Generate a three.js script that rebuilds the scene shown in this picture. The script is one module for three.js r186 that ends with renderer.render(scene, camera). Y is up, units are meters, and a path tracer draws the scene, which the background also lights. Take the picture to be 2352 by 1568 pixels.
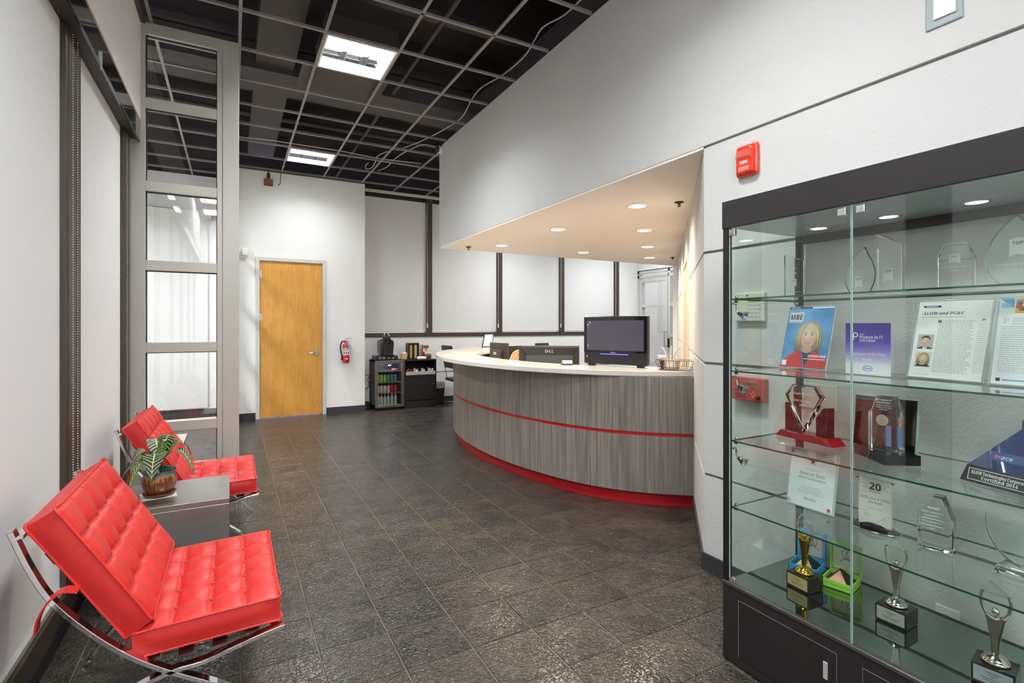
import * as THREE from 'three';
import { RoundedBoxGeometry } from 'three/addons/geometries/RoundedBoxGeometry.js';
import { mergeGeometries, mergeVertices, toCreasedNormals } from 'three/addons/utils/BufferGeometryUtils.js';
import { RectAreaLightUniformsLib } from 'three/addons/lights/RectAreaLightUniformsLib.js';
import { FontLoader } from 'three/addons/loaders/FontLoader.js';
import { TextGeometry } from 'three/addons/geometries/TextGeometry.js';

// ---------- camera, sky, exposure ----------
const scene = new THREE.Scene();
const DEG = Math.PI / 180;
const camera = new THREE.PerspectiveCamera(2 * Math.atan(784 / 1178) / DEG, 2352 / 1568, 0.05, 100);
camera.position.set(0, 1.416, 0);
camera.rotation.set(0, -28.55 * DEG, 0);
camera.setViewOffset(2352, 1568, 0, 36, 2352, 1568);   // lens shifted so that verticals stay upright
scene.background = new THREE.Color().setRGB(0.42, 0.43, 0.62);   // dusk outside
const renderer = new THREE.WebGLRenderer({ antialias: true });
renderer.toneMapping = THREE.LinearToneMapping;
renderer.toneMappingExposure = 1.64;
renderer.shadowMap.enabled = true;
RectAreaLightUniformsLib.init();
const OFFICE = new THREE.Color().setRGB(0.93, 0.97, 1.0);     // fluorescent tubes
const WARM = new THREE.Color().setRGB(1.0, 0.82, 0.63);         // recessed lamps over the desk
const COOL = new THREE.Color().setRGB(0.92, 0.98, 1.0);        // showcase lamps
const TROFFER_POWER = 112, DOWN_POWER = 8, SHOW_POWER = 0.32;

// ---------- helpers ----------
function rng(seed) { let a = seed >>> 0; return () => { a = (a + 0x6D2B79F5) | 0; let t = Math.imul(a ^ (a >>> 15), 1 | a); t = (t + Math.imul(t ^ (t >>> 7), 61 | t)) ^ t; return ((t ^ (t >>> 14)) >>> 0) / 4294967296; }; }
const taken = {};
function numbered(name) { const n = taken[name] = (taken[name] ?? -1) + 1; return n ? name + '_' + String(n).padStart(3, '0') : name; }
function clean(g) {
  g = g.index ? g.toNonIndexed() : g;
  for (const k of Object.keys(g.attributes)) if (!['position', 'normal', 'uv'].includes(k)) g.deleteAttribute(k);
  if (!g.attributes.normal) g.computeVertexNormals();
  if (!g.attributes.uv) g.setAttribute('uv', new THREE.BufferAttribute(new Float32Array(g.attributes.position.count * 2), 2));
  g.morphAttributes = {}; g.clearGroups();
  return g;
}
function geo(list) { const a = (Array.isArray(list) ? list.flat(9) : [list]).map(clean); return a.length === 1 ? a[0] : mergeGeometries(a, false); }
function shade(m) { m.castShadow = true; m.receiveShadow = true; return m; }
function part(name, geoms, mat, parent) { const m = shade(new THREE.Mesh(geo(geoms), mat)); m.name = name; parent.add(m); return m; }
function thing(name, label, category, pos = [0, 0, 0], turn = 0, group) {
  const o = new THREE.Group(); o.name = numbered(name); scene.add(o);
  o.position.set(...pos); o.rotation.y = turn; o.userData = { label, category }; if (group) o.userData.group = group;
  return o;
}
function single(name, label, category, geoms, mat, group) {
  const m = part(numbered(name), geoms, mat, scene); m.userData = { label, category }; if (group) m.userData.group = group; return m;
}
function struct(name, geoms, mat, label, category) {
  const m = part(name, geoms, mat, scene); m.userData = { kind: 'structure' }; if (label) m.userData.label = label; if (category) m.userData.category = category; return m;
}
function structGroup(name, label, pos = [0, 0, 0], turn = 0, category) {
  const o = new THREE.Group(); o.name = name; scene.add(o); o.position.set(...pos); o.rotation.y = turn; o.userData = { kind: 'structure', label }; if (category) o.userData.category = category; return o;
}
const T = (g, x = 0, y = 0, z = 0) => g.translate(x, y, z);
// box from corner to corner
function bx(x0, x1, y0, y1, z0, z1) { return new THREE.BoxGeometry(Math.abs(x1 - x0), Math.abs(y1 - y0), Math.abs(z1 - z0)).translate((x0 + x1) / 2, (y0 + y1) / 2, (z0 + z1) / 2); }
function rb(w, h, d, r, x = 0, y = 0, z = 0, seg = 2) { return new RoundedBoxGeometry(w, h, d, seg, Math.min(r, w / 2.01, h / 2.01, d / 2.01)).translate(x, y, z); }
function rbx(x0, x1, y0, y1, z0, z1, r = 0.004, seg = 2) { return rb(Math.abs(x1 - x0), Math.abs(y1 - y0), Math.abs(z1 - z0), r, (x0 + x1) / 2, (y0 + y1) / 2, (z0 + z1) / 2, seg); }
function cyl(r0, r1, h, x = 0, y = 0, z = 0, seg = 20, open = false) { return new THREE.CylinderGeometry(r1, r0, h, seg, 1, open).translate(x, y + h / 2, z); }  // r0 bottom, r1 top, y at the bottom
function cylX(r, len, x, y, z, seg = 16) { return new THREE.CylinderGeometry(r, r, len, seg).rotateZ(Math.PI / 2).translate(x, y, z); }
function cylZ(r, len, x, y, z, seg = 16) { return new THREE.CylinderGeometry(r, r, len, seg).rotateX(Math.PI / 2).translate(x, y, z); }
const V = (p) => p.isVector3 ? p : new THREE.Vector3(...p);
function tube(pts, r, seg = 24, rad = 8, closed = false, curved = true) {
  const c = curved ? new THREE.CatmullRomCurve3(pts.map(V), closed, 'centripetal') : new THREE.CurvePath();
  if (!curved) for (let i = 0; i + 1 < pts.length; i++) c.add(new THREE.LineCurve3(V(pts[i]), V(pts[i + 1])));
  return new THREE.TubeGeometry(c, seg, r, rad, closed);
}
function rod(a, b, r, rad = 8) { const A = V(a), B = V(b), d = B.clone().sub(A), L = d.length(); const g = new THREE.CylinderGeometry(r, r, L, rad); g.applyQuaternion(new THREE.Quaternion().setFromUnitVectors(new THREE.Vector3(0, 1, 0), d.normalize())); const m = A.add(B).multiplyScalar(0.5); return g.translate(m.x, m.y, m.z); }
function ball(r, x = 0, y = 0, z = 0, a = 16, b = 12, sy = 1) { return new THREE.SphereGeometry(r, a, b).scale(1, sy, 1).translate(x, y, z); }
function lathe(pts, seg = 32) { return new THREE.LatheGeometry(pts.map(p => new THREE.Vector2(p[0], p[1])), seg); }
function shapeOf(pts) { const s = new THREE.Shape(); pts.forEach((p, i) => i ? s.lineTo(p[0], p[1]) : s.moveTo(p[0], p[1])); s.closePath(); return s; }
// an outline in the x-y plane given a thickness along z, centred on z = 0
function slab(pts, thick, bevel = 0, hole) {
  const s = pts.getPoints ? pts : shapeOf(pts); if (hole) s.holes.push(new THREE.Path(hole.map(p => new THREE.Vector2(...p))));
  return new THREE.ExtrudeGeometry(s, { depth: thick - 2 * bevel, bevelEnabled: bevel > 0, bevelThickness: bevel, bevelSize: bevel, bevelOffset: -bevel, bevelSegments: 2, curveSegments: 24 }).translate(0, 0, -(thick - 2 * bevel) / 2);
}
// an outline [x, z] on the ground, raised from y0 to y1
function plan(pts, y0, y1, bevel = 0) {
  const g = new THREE.ExtrudeGeometry(shapeOf(pts.map(p => [p[0], -p[1]])), { depth: y1 - y0 - 2 * bevel, bevelEnabled: bevel > 0, bevelThickness: bevel, bevelSize: bevel, bevelOffset: -bevel, bevelSegments: 3, curveSegments: 12 });
  return g.translate(0, 0, bevel).rotateX(-Math.PI / 2).translate(0, y0, 0);
}
function spline(pts, n) { return new THREE.CatmullRomCurve3(pts.map(p => new THREE.Vector3(p[0], 0, p[1])), false, 'centripetal').getSpacedPoints(n).map(p => [p.x, p.z]); }
function offset(pts, d) {   // to the left of the way along the line
  return pts.map((p, i) => { const a = pts[Math.max(0, i - 1)], b = pts[Math.min(pts.length - 1, i + 1)], dx = b[0] - a[0], dz = b[1] - a[1], L = Math.hypot(dx, dz); return [p[0] - dz / L * d, p[1] + dx / L * d]; });
}
// a curved wall along a line on the ground, uv in metres along and up
function ribbon(pts, y0, y1, thick) {
  const inn = offset(pts, thick), pos = [], uv = [], n = pts.length; let s = 0; const S = [0];
  for (let i = 1; i < n; i++) S.push(s += Math.hypot(pts[i][0] - pts[i - 1][0], pts[i][1] - pts[i - 1][1]));
  const quad = (a, b, c, d, ua, ub, uc, ud) => { pos.push(...a, ...b, ...c, ...a, ...c, ...d); uv.push(...ua, ...ub, ...uc, ...ua, ...uc, ...ud); };
  const P = (p, y) => [p[0], y, p[1]];
  for (let i = 0; i + 1 < n; i++) {
    const a = pts[i], b = pts[i + 1], c = inn[i], d = inn[i + 1], u = [S[i], y0], v = [S[i + 1], y0], w = [S[i + 1], y1], x = [S[i], y1];
    quad(P(b, y0), P(a, y0), P(a, y1), P(b, y1), v, u, x, w); quad(P(c, y0), P(d, y0), P(d, y1), P(c, y1), u, v, w, x);
    quad(P(a, y1), P(c, y1), P(d, y1), P(b, y1), x, x, w, w); quad(P(a, y0), P(b, y0), P(d, y0), P(c, y0), u, v, v, u);
  }
  for (const [a, c, f] of [[pts[0], inn[0], 1], [pts[n - 1], inn[n - 1], 0]]) { const q = [P(a, y0), P(c, y0), P(c, y1), P(a, y1)]; if (!f) q.reverse(); quad(...q, [0, y0], [thick, y0], [thick, y1], [0, y1]); }
  const g = new THREE.BufferGeometry(); g.setAttribute('position', new THREE.Float32BufferAttribute(pos, 3)); g.setAttribute('uv', new THREE.Float32BufferAttribute(uv, 2));
  return toCreasedNormals(g, 0.5);
}
// uv in metres, from the side each face points to
function uvm(g, scale = 1, ou = 0, ov = 0) {
  g = clean(g); const p = g.attributes.position, n = g.attributes.normal, uv = g.attributes.uv;
  for (let i = 0; i < p.count; i++) {
    const ax = Math.abs(n.getX(i)), ay = Math.abs(n.getY(i)), az = Math.abs(n.getZ(i)); let u, v;
    if (ay >= ax && ay >= az) { u = p.getX(i); v = p.getZ(i); } else if (ax >= az) { u = p.getZ(i); v = p.getY(i); } else { u = p.getX(i); v = p.getY(i); }
    uv.setXY(i, u * scale + ou, v * scale + ov);
  }
  return g;
}
// ---------- textures ----------
function tileNoise(size, cells, seed) {   // smooth noise that repeats
  const r = rng(seed), g = new Float32Array(cells * cells).map(() => r()), out = new Float32Array(size * size);
  for (let y = 0; y < size; y++) for (let x = 0; x < size; x++) {
    const fx = x / size * cells, fy = y / size * cells, x0 = fx | 0, y0 = fy | 0, x1 = (x0 + 1) % cells, y1 = (y0 + 1) % cells; let tx = fx - x0, ty = fy - y0;
    tx = tx * tx * (3 - 2 * tx); ty = ty * ty * (3 - 2 * ty);
    const a = g[y0 * cells + x0], b = g[y0 * cells + x1], c = g[y1 * cells + x0], d = g[y1 * cells + x1];
    out[y * size + x] = (a + (b - a) * tx) * (1 - ty) + (c + (d - c) * tx) * ty;
  }
  return out;
}
function layered(size, octaves) { const out = new Float32Array(size * size); let sum = 0; for (const [c, w, s] of octaves) { const n = tileNoise(size, c, s); for (let i = 0; i < n.length; i++) out[i] += n[i] * w; sum += w; } for (let i = 0; i < out.length; i++) out[i] /= sum; return out; }
function dataTex(size, fn, srgb, repeat = 1) {
  const a = new Uint8Array(size * size * 4); for (let i = 0; i < size * size; i++) { const c = fn(i, i % size, (i / size) | 0); a[i * 4] = c[0]; a[i * 4 + 1] = c[1]; a[i * 4 + 2] = c[2]; a[i * 4 + 3] = 255; }
  const t = new THREE.DataTexture(a, size, size); t.wrapS = t.wrapT = THREE.RepeatWrapping; t.magFilter = THREE.LinearFilter; t.minFilter = THREE.LinearMipmapLinearFilter; t.generateMipmaps = true; t.repeat.set(repeat, repeat); if (srgb) t.colorSpace = THREE.SRGBColorSpace; t.needsUpdate = true; return t;
}
const cl = (v) => Math.max(0, Math.min(255, v | 0));
function greyTex(size, field, lo, hi, repeat) { return dataTex(size, (i) => { const v = cl(lo + (hi - lo) * field[i]); return [v, v, v]; }, false, repeat); }
function print(w, h, draw, extra = {}) {
  const c = document.createElement('canvas'); c.width = w; c.height = h; const x = c.getContext('2d'); draw(x, w, h);
  const t = new THREE.CanvasTexture(c); t.colorSpace = THREE.SRGBColorSpace; t.anisotropy = 8;
  return new THREE.MeshStandardMaterial({ map: t, roughness: 0.55, ...extra });
}
// flat print in the x-y plane, facing +z
function sheet(w, h, x = 0, y = 0, z = 0) { return new THREE.PlaneGeometry(w, h).translate(x, y, z); }
const std = (color, roughness = 0.6, metalness = 0, extra = {}) => new THREE.MeshStandardMaterial({ color, roughness, metalness, ...extra });
const phy = (o) => new THREE.MeshPhysicalMaterial(o);
const font = await new FontLoader().loadAsync('fonts/droid/droid_sans_bold.typeface.json');
function lettering(text, size, depth = 0.001) { const g = new TextGeometry(text, { font, size, depth, curveSegments: 3, bevelEnabled: false }); g.computeBoundingBox(); const b = g.boundingBox; return g.translate(-(b.min.x + b.max.x) / 2, -(b.min.y + b.max.y) / 2, 0); }
function streaks(size, octaves) {
  const out = new Float32Array(size * size); let sum = 0;
  for (const [cx, cy, w, seed] of octaves) {
    const r = rng(seed), g = new Float32Array(cx * cy).map(() => r()); sum += w;
    for (let y = 0; y < size; y++) for (let x = 0; x < size; x++) {
      const fx = x / size * cx, fy = y / size * cy, x0 = fx | 0, y0 = fy | 0, x1 = (x0 + 1) % cx, y1 = (y0 + 1) % cy; let tx = fx - x0, ty = fy - y0;
      tx = tx * tx * (3 - 2 * tx); ty = ty * ty * (3 - 2 * ty);
      out[y * size + x] += w * ((g[y0 * cx + x0] * (1 - tx) + g[y0 * cx + x1] * tx) * (1 - ty) + (g[y1 * cx + x0] * (1 - tx) + g[y1 * cx + x1] * tx) * ty);
    }
  }
  return out.map(v => v / sum);
}
const mixc = (a, b, t) => a.map((v, i) => cl(v + (b[i] - v) * t));
const ss = (a, b, v) => { v = Math.max(0, Math.min(1, (v - a) / (b - a))); return v * v * (3 - 2 * v); };
const plaster = greyTex(512, layered(512, [[90, 1, 11], [45, 0.8, 12], [150, 0.4, 13]]), 0, 255, 1.6);
const pebble = greyTex(1024, layered(1024, [[110, 1, 21], [64, 0.9, 22], [220, 0.5, 23]]).map(v => ss(0.34, 0.66, v)), 0, 255, 1.4);
const slateN = layered(512, [[5, 1, 31], [14, 0.7, 32], [60, 0.5, 33], [160, 0.35, 34]]);
const slateTex = [0, 1, 2].map(k => dataTex(512, (i) => mixc([[44, 40, 35], [46, 41, 35], [42, 39, 35]][k], [[68, 61, 53], [70, 62, 53], [64, 58, 52]][k], ss(0.25, 0.75, slateN[i])), true, 1.4));
const lamN = streaks(1024, [[20, 2, 0.35, 41], [90, 2, 0.7, 42], [250, 3, 1, 43], [500, 4, 0.9, 44]]), lamN2 = streaks(1024, [[40, 2, 1, 45], [160, 2, 1, 46]]);
const laminateTex = dataTex(1024, (i) => mixc(mixc([104, 97, 92], [152, 144, 135], ss(0.22, 0.8, lamN[i])), [156, 140, 120], 0.4 * ss(0.5, 0.8, lamN2[i])), true, 0.9);
const oakN = streaks(1024, [[12, 2, 0.4, 51], [60, 4, 0.5, 52], [240, 10, 1, 53], [420, 24, 0.9, 54]]), oakN2 = streaks(1024, [[4, 3, 1, 55], [9, 7, 0.7, 56]]);
const oakTex = dataTex(1024, (i) => mixc(mixc([204, 143, 60], [220, 163, 80], ss(0.25, 0.75, oakN[i])), [192, 130, 52], 0.3 * ss(0.45, 0.75, oakN2[i])), true, 0.9);
const hideN = layered(512, [[120, 1, 61], [60, 0.6, 62], [200, 0.6, 63]]);
const hideBump = greyTex(512, hideN, 0, 255, 3);
const brushed = greyTex(512, streaks(512, [[3, 200, 1, 71], [8, 120, 0.5, 72]]), 120, 190, 1);
const M = {
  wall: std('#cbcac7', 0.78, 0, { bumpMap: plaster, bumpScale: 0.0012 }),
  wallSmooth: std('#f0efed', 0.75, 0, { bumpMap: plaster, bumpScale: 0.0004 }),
  groove: std('#8d8b88', 0.8),
  ceilingWarm: std('#f6eee4', 0.8),
  black: std('#0f0e0e', 0.55),
  plenum: std('#3f3935', 0.85),
  duct: std('#4a433f', 0.6),
  tee: std('#98928d', 0.5, 0.1),
  bronze: std('#453a30', 0.42, 0.2),
  blackGloss: phy({ color: '#0d0b0b', roughness: 0.12, clearcoat: 0.6, clearcoatRoughness: 0.05 }),
  fabricShade: phy({ color: '#edecea', roughness: 0.95, transmission: 0.12, thickness: 0, side: THREE.DoubleSide }),
  alu: std('#c2bfb6', 0.36, 0.15),
  aluLight: std('#d5d4cf', 0.35, 0.5),
  chrome: std('#e6e6e6', 0.06, 1),
  satin: std('#b8b5ae', 0.28, 1),
  steel: std('#b5b2ad', 0.62, 1, { roughnessMap: brushed }),
  rubber: std('#35353a', 0.5),
  tile: slateTex.map(t => std('#ffffff', 0.24, 0, { map: t, bumpMap: pebble, bumpScale: 0.003 })),
  grout: std('#6a6055', 0.5),
  laminate: std('#ffffff', 0.5, 0, { map: laminateTex }),
  redPanel: std('#b00f1c', 0.42),
  quartz: phy({ color: '#dfd9d1', roughness: 0.22, clearcoat: 0.4, clearcoatRoughness: 0.12 }),
  oak: std('#ffffff', 0.42, 0, { map: oakTex }),
  leather: phy({ color: '#c2221c', roughness: 0.46, bumpMap: hideBump, bumpScale: 0.0003, sheen: 0.2, sheenColor: new THREE.Color('#ff8a80') }),
  leatherSeam: phy({ color: '#cf2a24', roughness: 0.5 }),
  pane: phy({ color: '#ffffff', roughness: 0, transmission: 1, thickness: 0, ior: 1.5 }),
  paneGreen: phy({ color: '#f8fcfa', roughness: 0, transmission: 1, thickness: 0, ior: 1.5 }),
  glassEdge: phy({ color: '#1d5a48', roughness: 0.15, transmission: 0.35, thickness: 0 }),
  crystal: phy({ color: '#ffffff', roughness: 0, transmission: 1, thickness: 0.02, ior: 1.5 }),
  jade: phy({ color: '#fbfffd', roughness: 0, transmission: 1, thickness: 0.02, ior: 1.5, attenuationColor: new THREE.Color('#8fdcc4'), attenuationDistance: 0.35 }),
  plastic: std('#17161a', 0.42),
  plasticGrey: std('#3b3734', 0.5),
  white: std('#ecebe6', 0.5),
  cream: std('#dcd8c8', 0.5),
  brass: std('#caa13c', 0.2, 1),
  gold: std('#e0b53a', 0.13, 1),
  silver: std('#d8d3ca', 0.12, 1),
  redPlastic: phy({ color: '#e2371f', roughness: 0.32, clearcoat: 0.3 }),
  redMetal: phy({ color: '#c3141a', roughness: 0.22, clearcoat: 0.8 }),
  showcaseBlack: std('#221e1e', 0.5),
  deckMirror: std('#9dabA5', 0.03, 1),
};
// ---------- the room ----------
const XR = 2.41, ZB = -2.09, YC = 3.79, XL = -0.69, ZP = -4.92, ZBACK = -8.68, ZWIN = -9.05, XS = 8.28, ZREAR = 3.6;
const CX = 6.75, CZ = ZB - (CX - XR);          // far end of the diagonal wall
const JOINTS = [0.557, 1.2, 1.84, 2.455];
// floor: a slab with square tiles standing proud of the joints
const floor = struct('floor', bx(-3.2, 11, -0.16, -0.004, ZREAR + 0.2, -10), M.grout, 'dark slate look tile floor with recessed joints', 'floor');
{
  const P = 0.3, X0 = 0.928, Z0 = -2.665, S = 0.2945, C = 0.0016, H0 = -0.012;
  const variants = [];
  for (let k = 0; k < 8; k++) {
    const a = S / 2, b = a - C, pos = [], uvs = [], ou = (k * 0.37) % 1, ov = (k * 0.61) % 1;
    const q = (...v) => { for (const i of [0, 1, 2, 0, 2, 3]) { pos.push(...v[i]); uvs.push(v[i][0] + ou, v[i][2] + ov); } };
    const tl = [[-b, 0, b], [b, 0, b], [b, 0, -b], [-b, 0, -b]], bl = [[-a, -C, a], [a, -C, a], [a, -C, -a], [-a, -C, -a]], gl = bl.map(p => [p[0], H0, p[2]]);
    q(...tl); for (let i = 0; i < 4; i++) { const j = (i + 1) % 4; q(bl[i], bl[j], tl[j], tl[i]); q(gl[i], gl[j], bl[j], bl[i]); }
    const g = new THREE.BufferGeometry(); g.setAttribute('position', new THREE.Float32BufferAttribute(pos, 3)); g.setAttribute('uv', new THREE.Float32BufferAttribute(uvs, 2)); g.computeVertexNormals(); variants.push(g);
  }
  const r = rng(77), spots = [], fx = Math.sin(28.55 * DEG), fz = -Math.cos(28.55 * DEG);
  for (let i = -14; i < 27; i++) for (let j = -25; j < 20; j++) {
    const x = X0 + (i + 0.5) * P, z = Z0 + (j + 0.5) * P;
    if (z < ZWIN + 0.1 && x > 0 || z < -9.5 || x < -3 || z > ZREAR - 0.1 || x > XS - 0.1) continue;
    if (x < XL - 0.1 && z > ZP - 0.1) continue;
    if (z > ZB + 0.05 && x > XR + 0.05) continue;
    if (z <= ZB && x + z > XR + ZB + 0.25 && z > CZ + 0.1) continue;
    const cz = x * fx + z * fz, cx = x * -fz + z * fx; let area = 0;
    if (cz > 0.6) { const u = 1176 + 1178 * cx / cz, v = 748 + 1178 * 1.416 / cz; if (u > -120 && u < 2460 && v < 1720) { area = 1 / (cz * cz * cz); if (x > 2.4 && z < -2.6 && x + z > -3.2) area *= 0.02; if (x < 0.05 && z < ZP) area *= 0.5; } }
    spots.push({ x, z, area, v: (r() * 8) | 0, m: (r() * 3) | 0, dy: (r() - 0.5) * 0.0012, rx: (r() - 0.5) * 0.002, rz: (r() - 0.5) * 0.002 });
  }
  spots.sort((a, b) => b.area - a.area);
  const rest = [[], [], []];
  spots.forEach((s, k) => {
    if (k < 300) { const m = shade(new THREE.Mesh(variants[s.v], M.tile[s.m])); m.name = 'tile'; m.position.set(s.x, s.dy, s.z); m.rotation.set(s.rx, 0, s.rz); floor.add(m); }
    else rest[s.m].push(variants[s.v].clone().translate(s.x, s.dy, s.z));
  });
  rest.forEach((l, k) => { const m = part('tile', l, M.tile[k], floor); m.name = 'tiles'; m.userData.kind = 'stuff'; });
}
// a wall of plaster panels with open joints between them; local x along the wall, local z = 0 its face
function panelWall(group, len, top, faceSign, mat, joints = JOINTS, thick = 0.14) {
  const g = 0.016, s = faceSign; let y = 0;
  part('backing', uvm(bx(0, len, 0, top, s * 0.016, s * thick)), M.groove, group);
  for (const j of [...joints.filter(v => v < top - 0.05), top + g / 2]) { part('panel', uvm(bx(0, len, y, j - g / 2, 0, s * 0.03)), mat, group); y = j + g / 2; }
}
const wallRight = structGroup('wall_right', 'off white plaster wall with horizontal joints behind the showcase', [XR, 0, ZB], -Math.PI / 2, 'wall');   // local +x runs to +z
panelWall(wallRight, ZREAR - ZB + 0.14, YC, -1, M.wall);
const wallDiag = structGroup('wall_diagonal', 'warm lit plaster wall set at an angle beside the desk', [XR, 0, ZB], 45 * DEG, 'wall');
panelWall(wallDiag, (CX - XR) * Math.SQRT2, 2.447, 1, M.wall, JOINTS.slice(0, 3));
struct('wall_desk_end', bx(CX - 0.1, XS + 0.15, 0, YC, CZ + 0.12, CZ), M.wallSmooth);
// dropped soffit over the desk: three-cornered
const soffit = structGroup('ceiling_soffit', 'dropped triangular ceiling over the reception desk', [0, 0, 0], 0, 'ceiling');
{
  const z1 = -6.45, a = [XR + 0.004, z1 + 0.004], b = [XR + 0.004, ZB - 0.006], c = [CX + 0.02, z1 + 0.004];
  part('fascia', [uvm(bx(XR, XR + 0.1, 2.463, YC, ZB, z1)), uvm(bx(XR, CX, 2.463, YC, z1, z1 + 0.1))], M.wall, soffit);
  part('underside', plan([a, b, c].map(p => [p[0] + (p === c ? 0 : 0.0), p[1]]), 2.447, 2.4628), M.ceilingWarm, soffit);
}
// wall with the wooden door
struct('wall_back', uvm(geo([bx(-0.03, 0.352, 0, YC, ZBACK, ZBACK - 0.15), bx(1.264, 1.931, 0, YC, ZBACK, ZBACK - 0.15), bx(0.352, 1.264, 2.415, YC, ZBACK, ZBACK - 0.15), bx(1.78, 1.931, 0, YC, ZBACK - 0.15, ZWIN - 0.1)])), M.wallSmooth, 'white wall with the wooden door', 'wall');
const wallWin = structGroup('wall_window', 'low white wall under the row of far windows', [0, 0, 0], 0, 'wall');
part('backing', bx(1.7, XS + 0.15, 0, 1.21, ZWIN - 0.016, ZWIN - 0.15), M.groove, wallWin);
part('panel', uvm(bx(1.7, XS, 0, 0.549, ZWIN, ZWIN - 0.03)), M.wallSmooth, wallWin);
part('panel', uvm(bx(1.7, XS, 0.565, 1.213, ZWIN, ZWIN - 0.03)), M.wallSmooth, wallWin);
part('pier', uvm(bx(7.7, XS + 0.15, 1.213, YC, ZWIN, ZWIN - 0.15)), M.wallSmooth, wallWin);
part('lintel', bx(1.7, 7.7, 3.79, YC + 0.02, ZWIN, ZWIN - 0.15), M.black, wallWin);
// drywall over the left windows, rear wall behind the camera
struct('wall_left', uvm(geo([bx(-0.63, -0.85, 3.0, YC, ZREAR, ZP + 0.02)])), M.wallSmooth, 'white wall strip above the left window header', 'wall');
struct('wall_rear', uvm(bx(-0.85, XR + 0.14, 0, YC, ZREAR, ZREAR + 0.15)), M.wallSmooth, 'plain white wall behind the viewer', 'wall');
// entrance space behind the glazed partition
struct('wall_entrance', uvm(geo([bx(-3.1, 0.0, 0, YC, -9.5, -9.65), bx(-3.1, -3.25, 0, YC, ZP, -9.65), bx(-3.25, -0.82, 0, YC, ZP + 0.1, ZP - 0.05), bx(-0.06, 0.0, 0, YC, -8.83, -9.5)])), M.wallSmooth, 'white wall seen through the glazed partition', 'wall');
// lobby beyond the far glass door
struct('wall_lobby', uvm(geo([bx(XS, 10.6, 0, YC, -9.65, -9.8), bx(10.5, 10.65, 0, 1.2, -9.65, CZ), bx(10.5, 10.65, 2.9, YC, -9.65, CZ), bx(10.5, 10.65, 1.2, 2.9, -9.65, -9.1), bx(XS, 10.65, 0, YC, CZ + 0.15, CZ), bx(XS - 0.05, XS + 0.1, 2.66, YC, ZWIN, CZ), bx(XS, XS + 0.1, 0, YC, ZWIN - 0.7, ZWIN)])), M.wallSmooth, 'white lobby wall beyond the far glass door', 'wall');
// cove base
const coveR = (name, geoms) => struct(name, geoms, M.rubber);
coveR('baseboard_right', bx(XR - 0.012, XR, 0, 0.1, ZREAR, ZB));
{ const b = structGroup('baseboard_diagonal', 'dark rubber base along the angled wall', [XR, 0, ZB], 45 * DEG); part('cove_base', bx(0, (CX - XR) * Math.SQRT2, 0, 0.1, 0, -0.012), M.rubber, b); }
coveR('baseboard_back', [bx(0.0, 0.30, 0, 0.1, ZBACK + 0.012, ZBACK), bx(1.316, 1.943, 0, 0.1, ZBACK + 0.012, ZBACK), bx(1.931, 1.943, 0, 0.1, ZBACK, ZWIN)]);
coveR('baseboard_window', bx(1.943, XS, 0, 0.1, ZWIN + 0.012, ZWIN));
coveR('baseboard_entrance', bx(-3.1, -0.06, 0, 0.1, -9.488, -9.5));
// ---------- open ceiling: black deck, ducts, grid ----------
const ceiling = structGroup('ceiling', 'open black ceiling with a bare suspension grid', [0, 0, 0], 0, 'ceiling');
part('deck', [bx(-3.3, 11, 4.7, 4.85, ZREAR + 0.2, -10), bx(-3.3, -3.2, YC, 4.7, ZREAR + 0.2, -10), bx(10.6, 10.8, YC, 4.7, ZREAR + 0.2, -10), bx(-3.3, 11, YC, 4.7, ZREAR + 0.15, ZREAR + 0.3), bx(-3.3, 11, YC, 4.7, -9.7, -10), bx(XR + 0.1, 11, YC + 0.25, YC + 0.3, ZREAR, -6.4)], M.plenum, ceiling);
for (const z of [-2.2, -3.35, -4.5, -5.7, -6.9, -8.1]) part('joist', [bx(-3.2, 5, 4.28, 4.34, z, z - 0.12), bx(-3.2, 5, 4.34, 4.7, z - 0.05, z - 0.07)], M.duct, ceiling);
part('duct', [bx(-3.2, 5, 4.0, 4.26, -5.75, -6.3)], M.duct, ceiling);
part('duct', [cylX(0.16, 8, 0.8, 4.16, -3.0, 24)], M.duct, ceiling);
part('duct', [bx(0.2, 0.55, 4.05, 4.27, ZREAR, -8.9)], M.duct, ceiling);
part('conduit', [cylX(0.03, 8, 0.8, 4.12, -7.35, 10)], M.duct, ceiling);
part('conduit', [cylZ(0.02, 12, 1.6, 4.05, -3.5, 10)], M.duct, ceiling);
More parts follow.
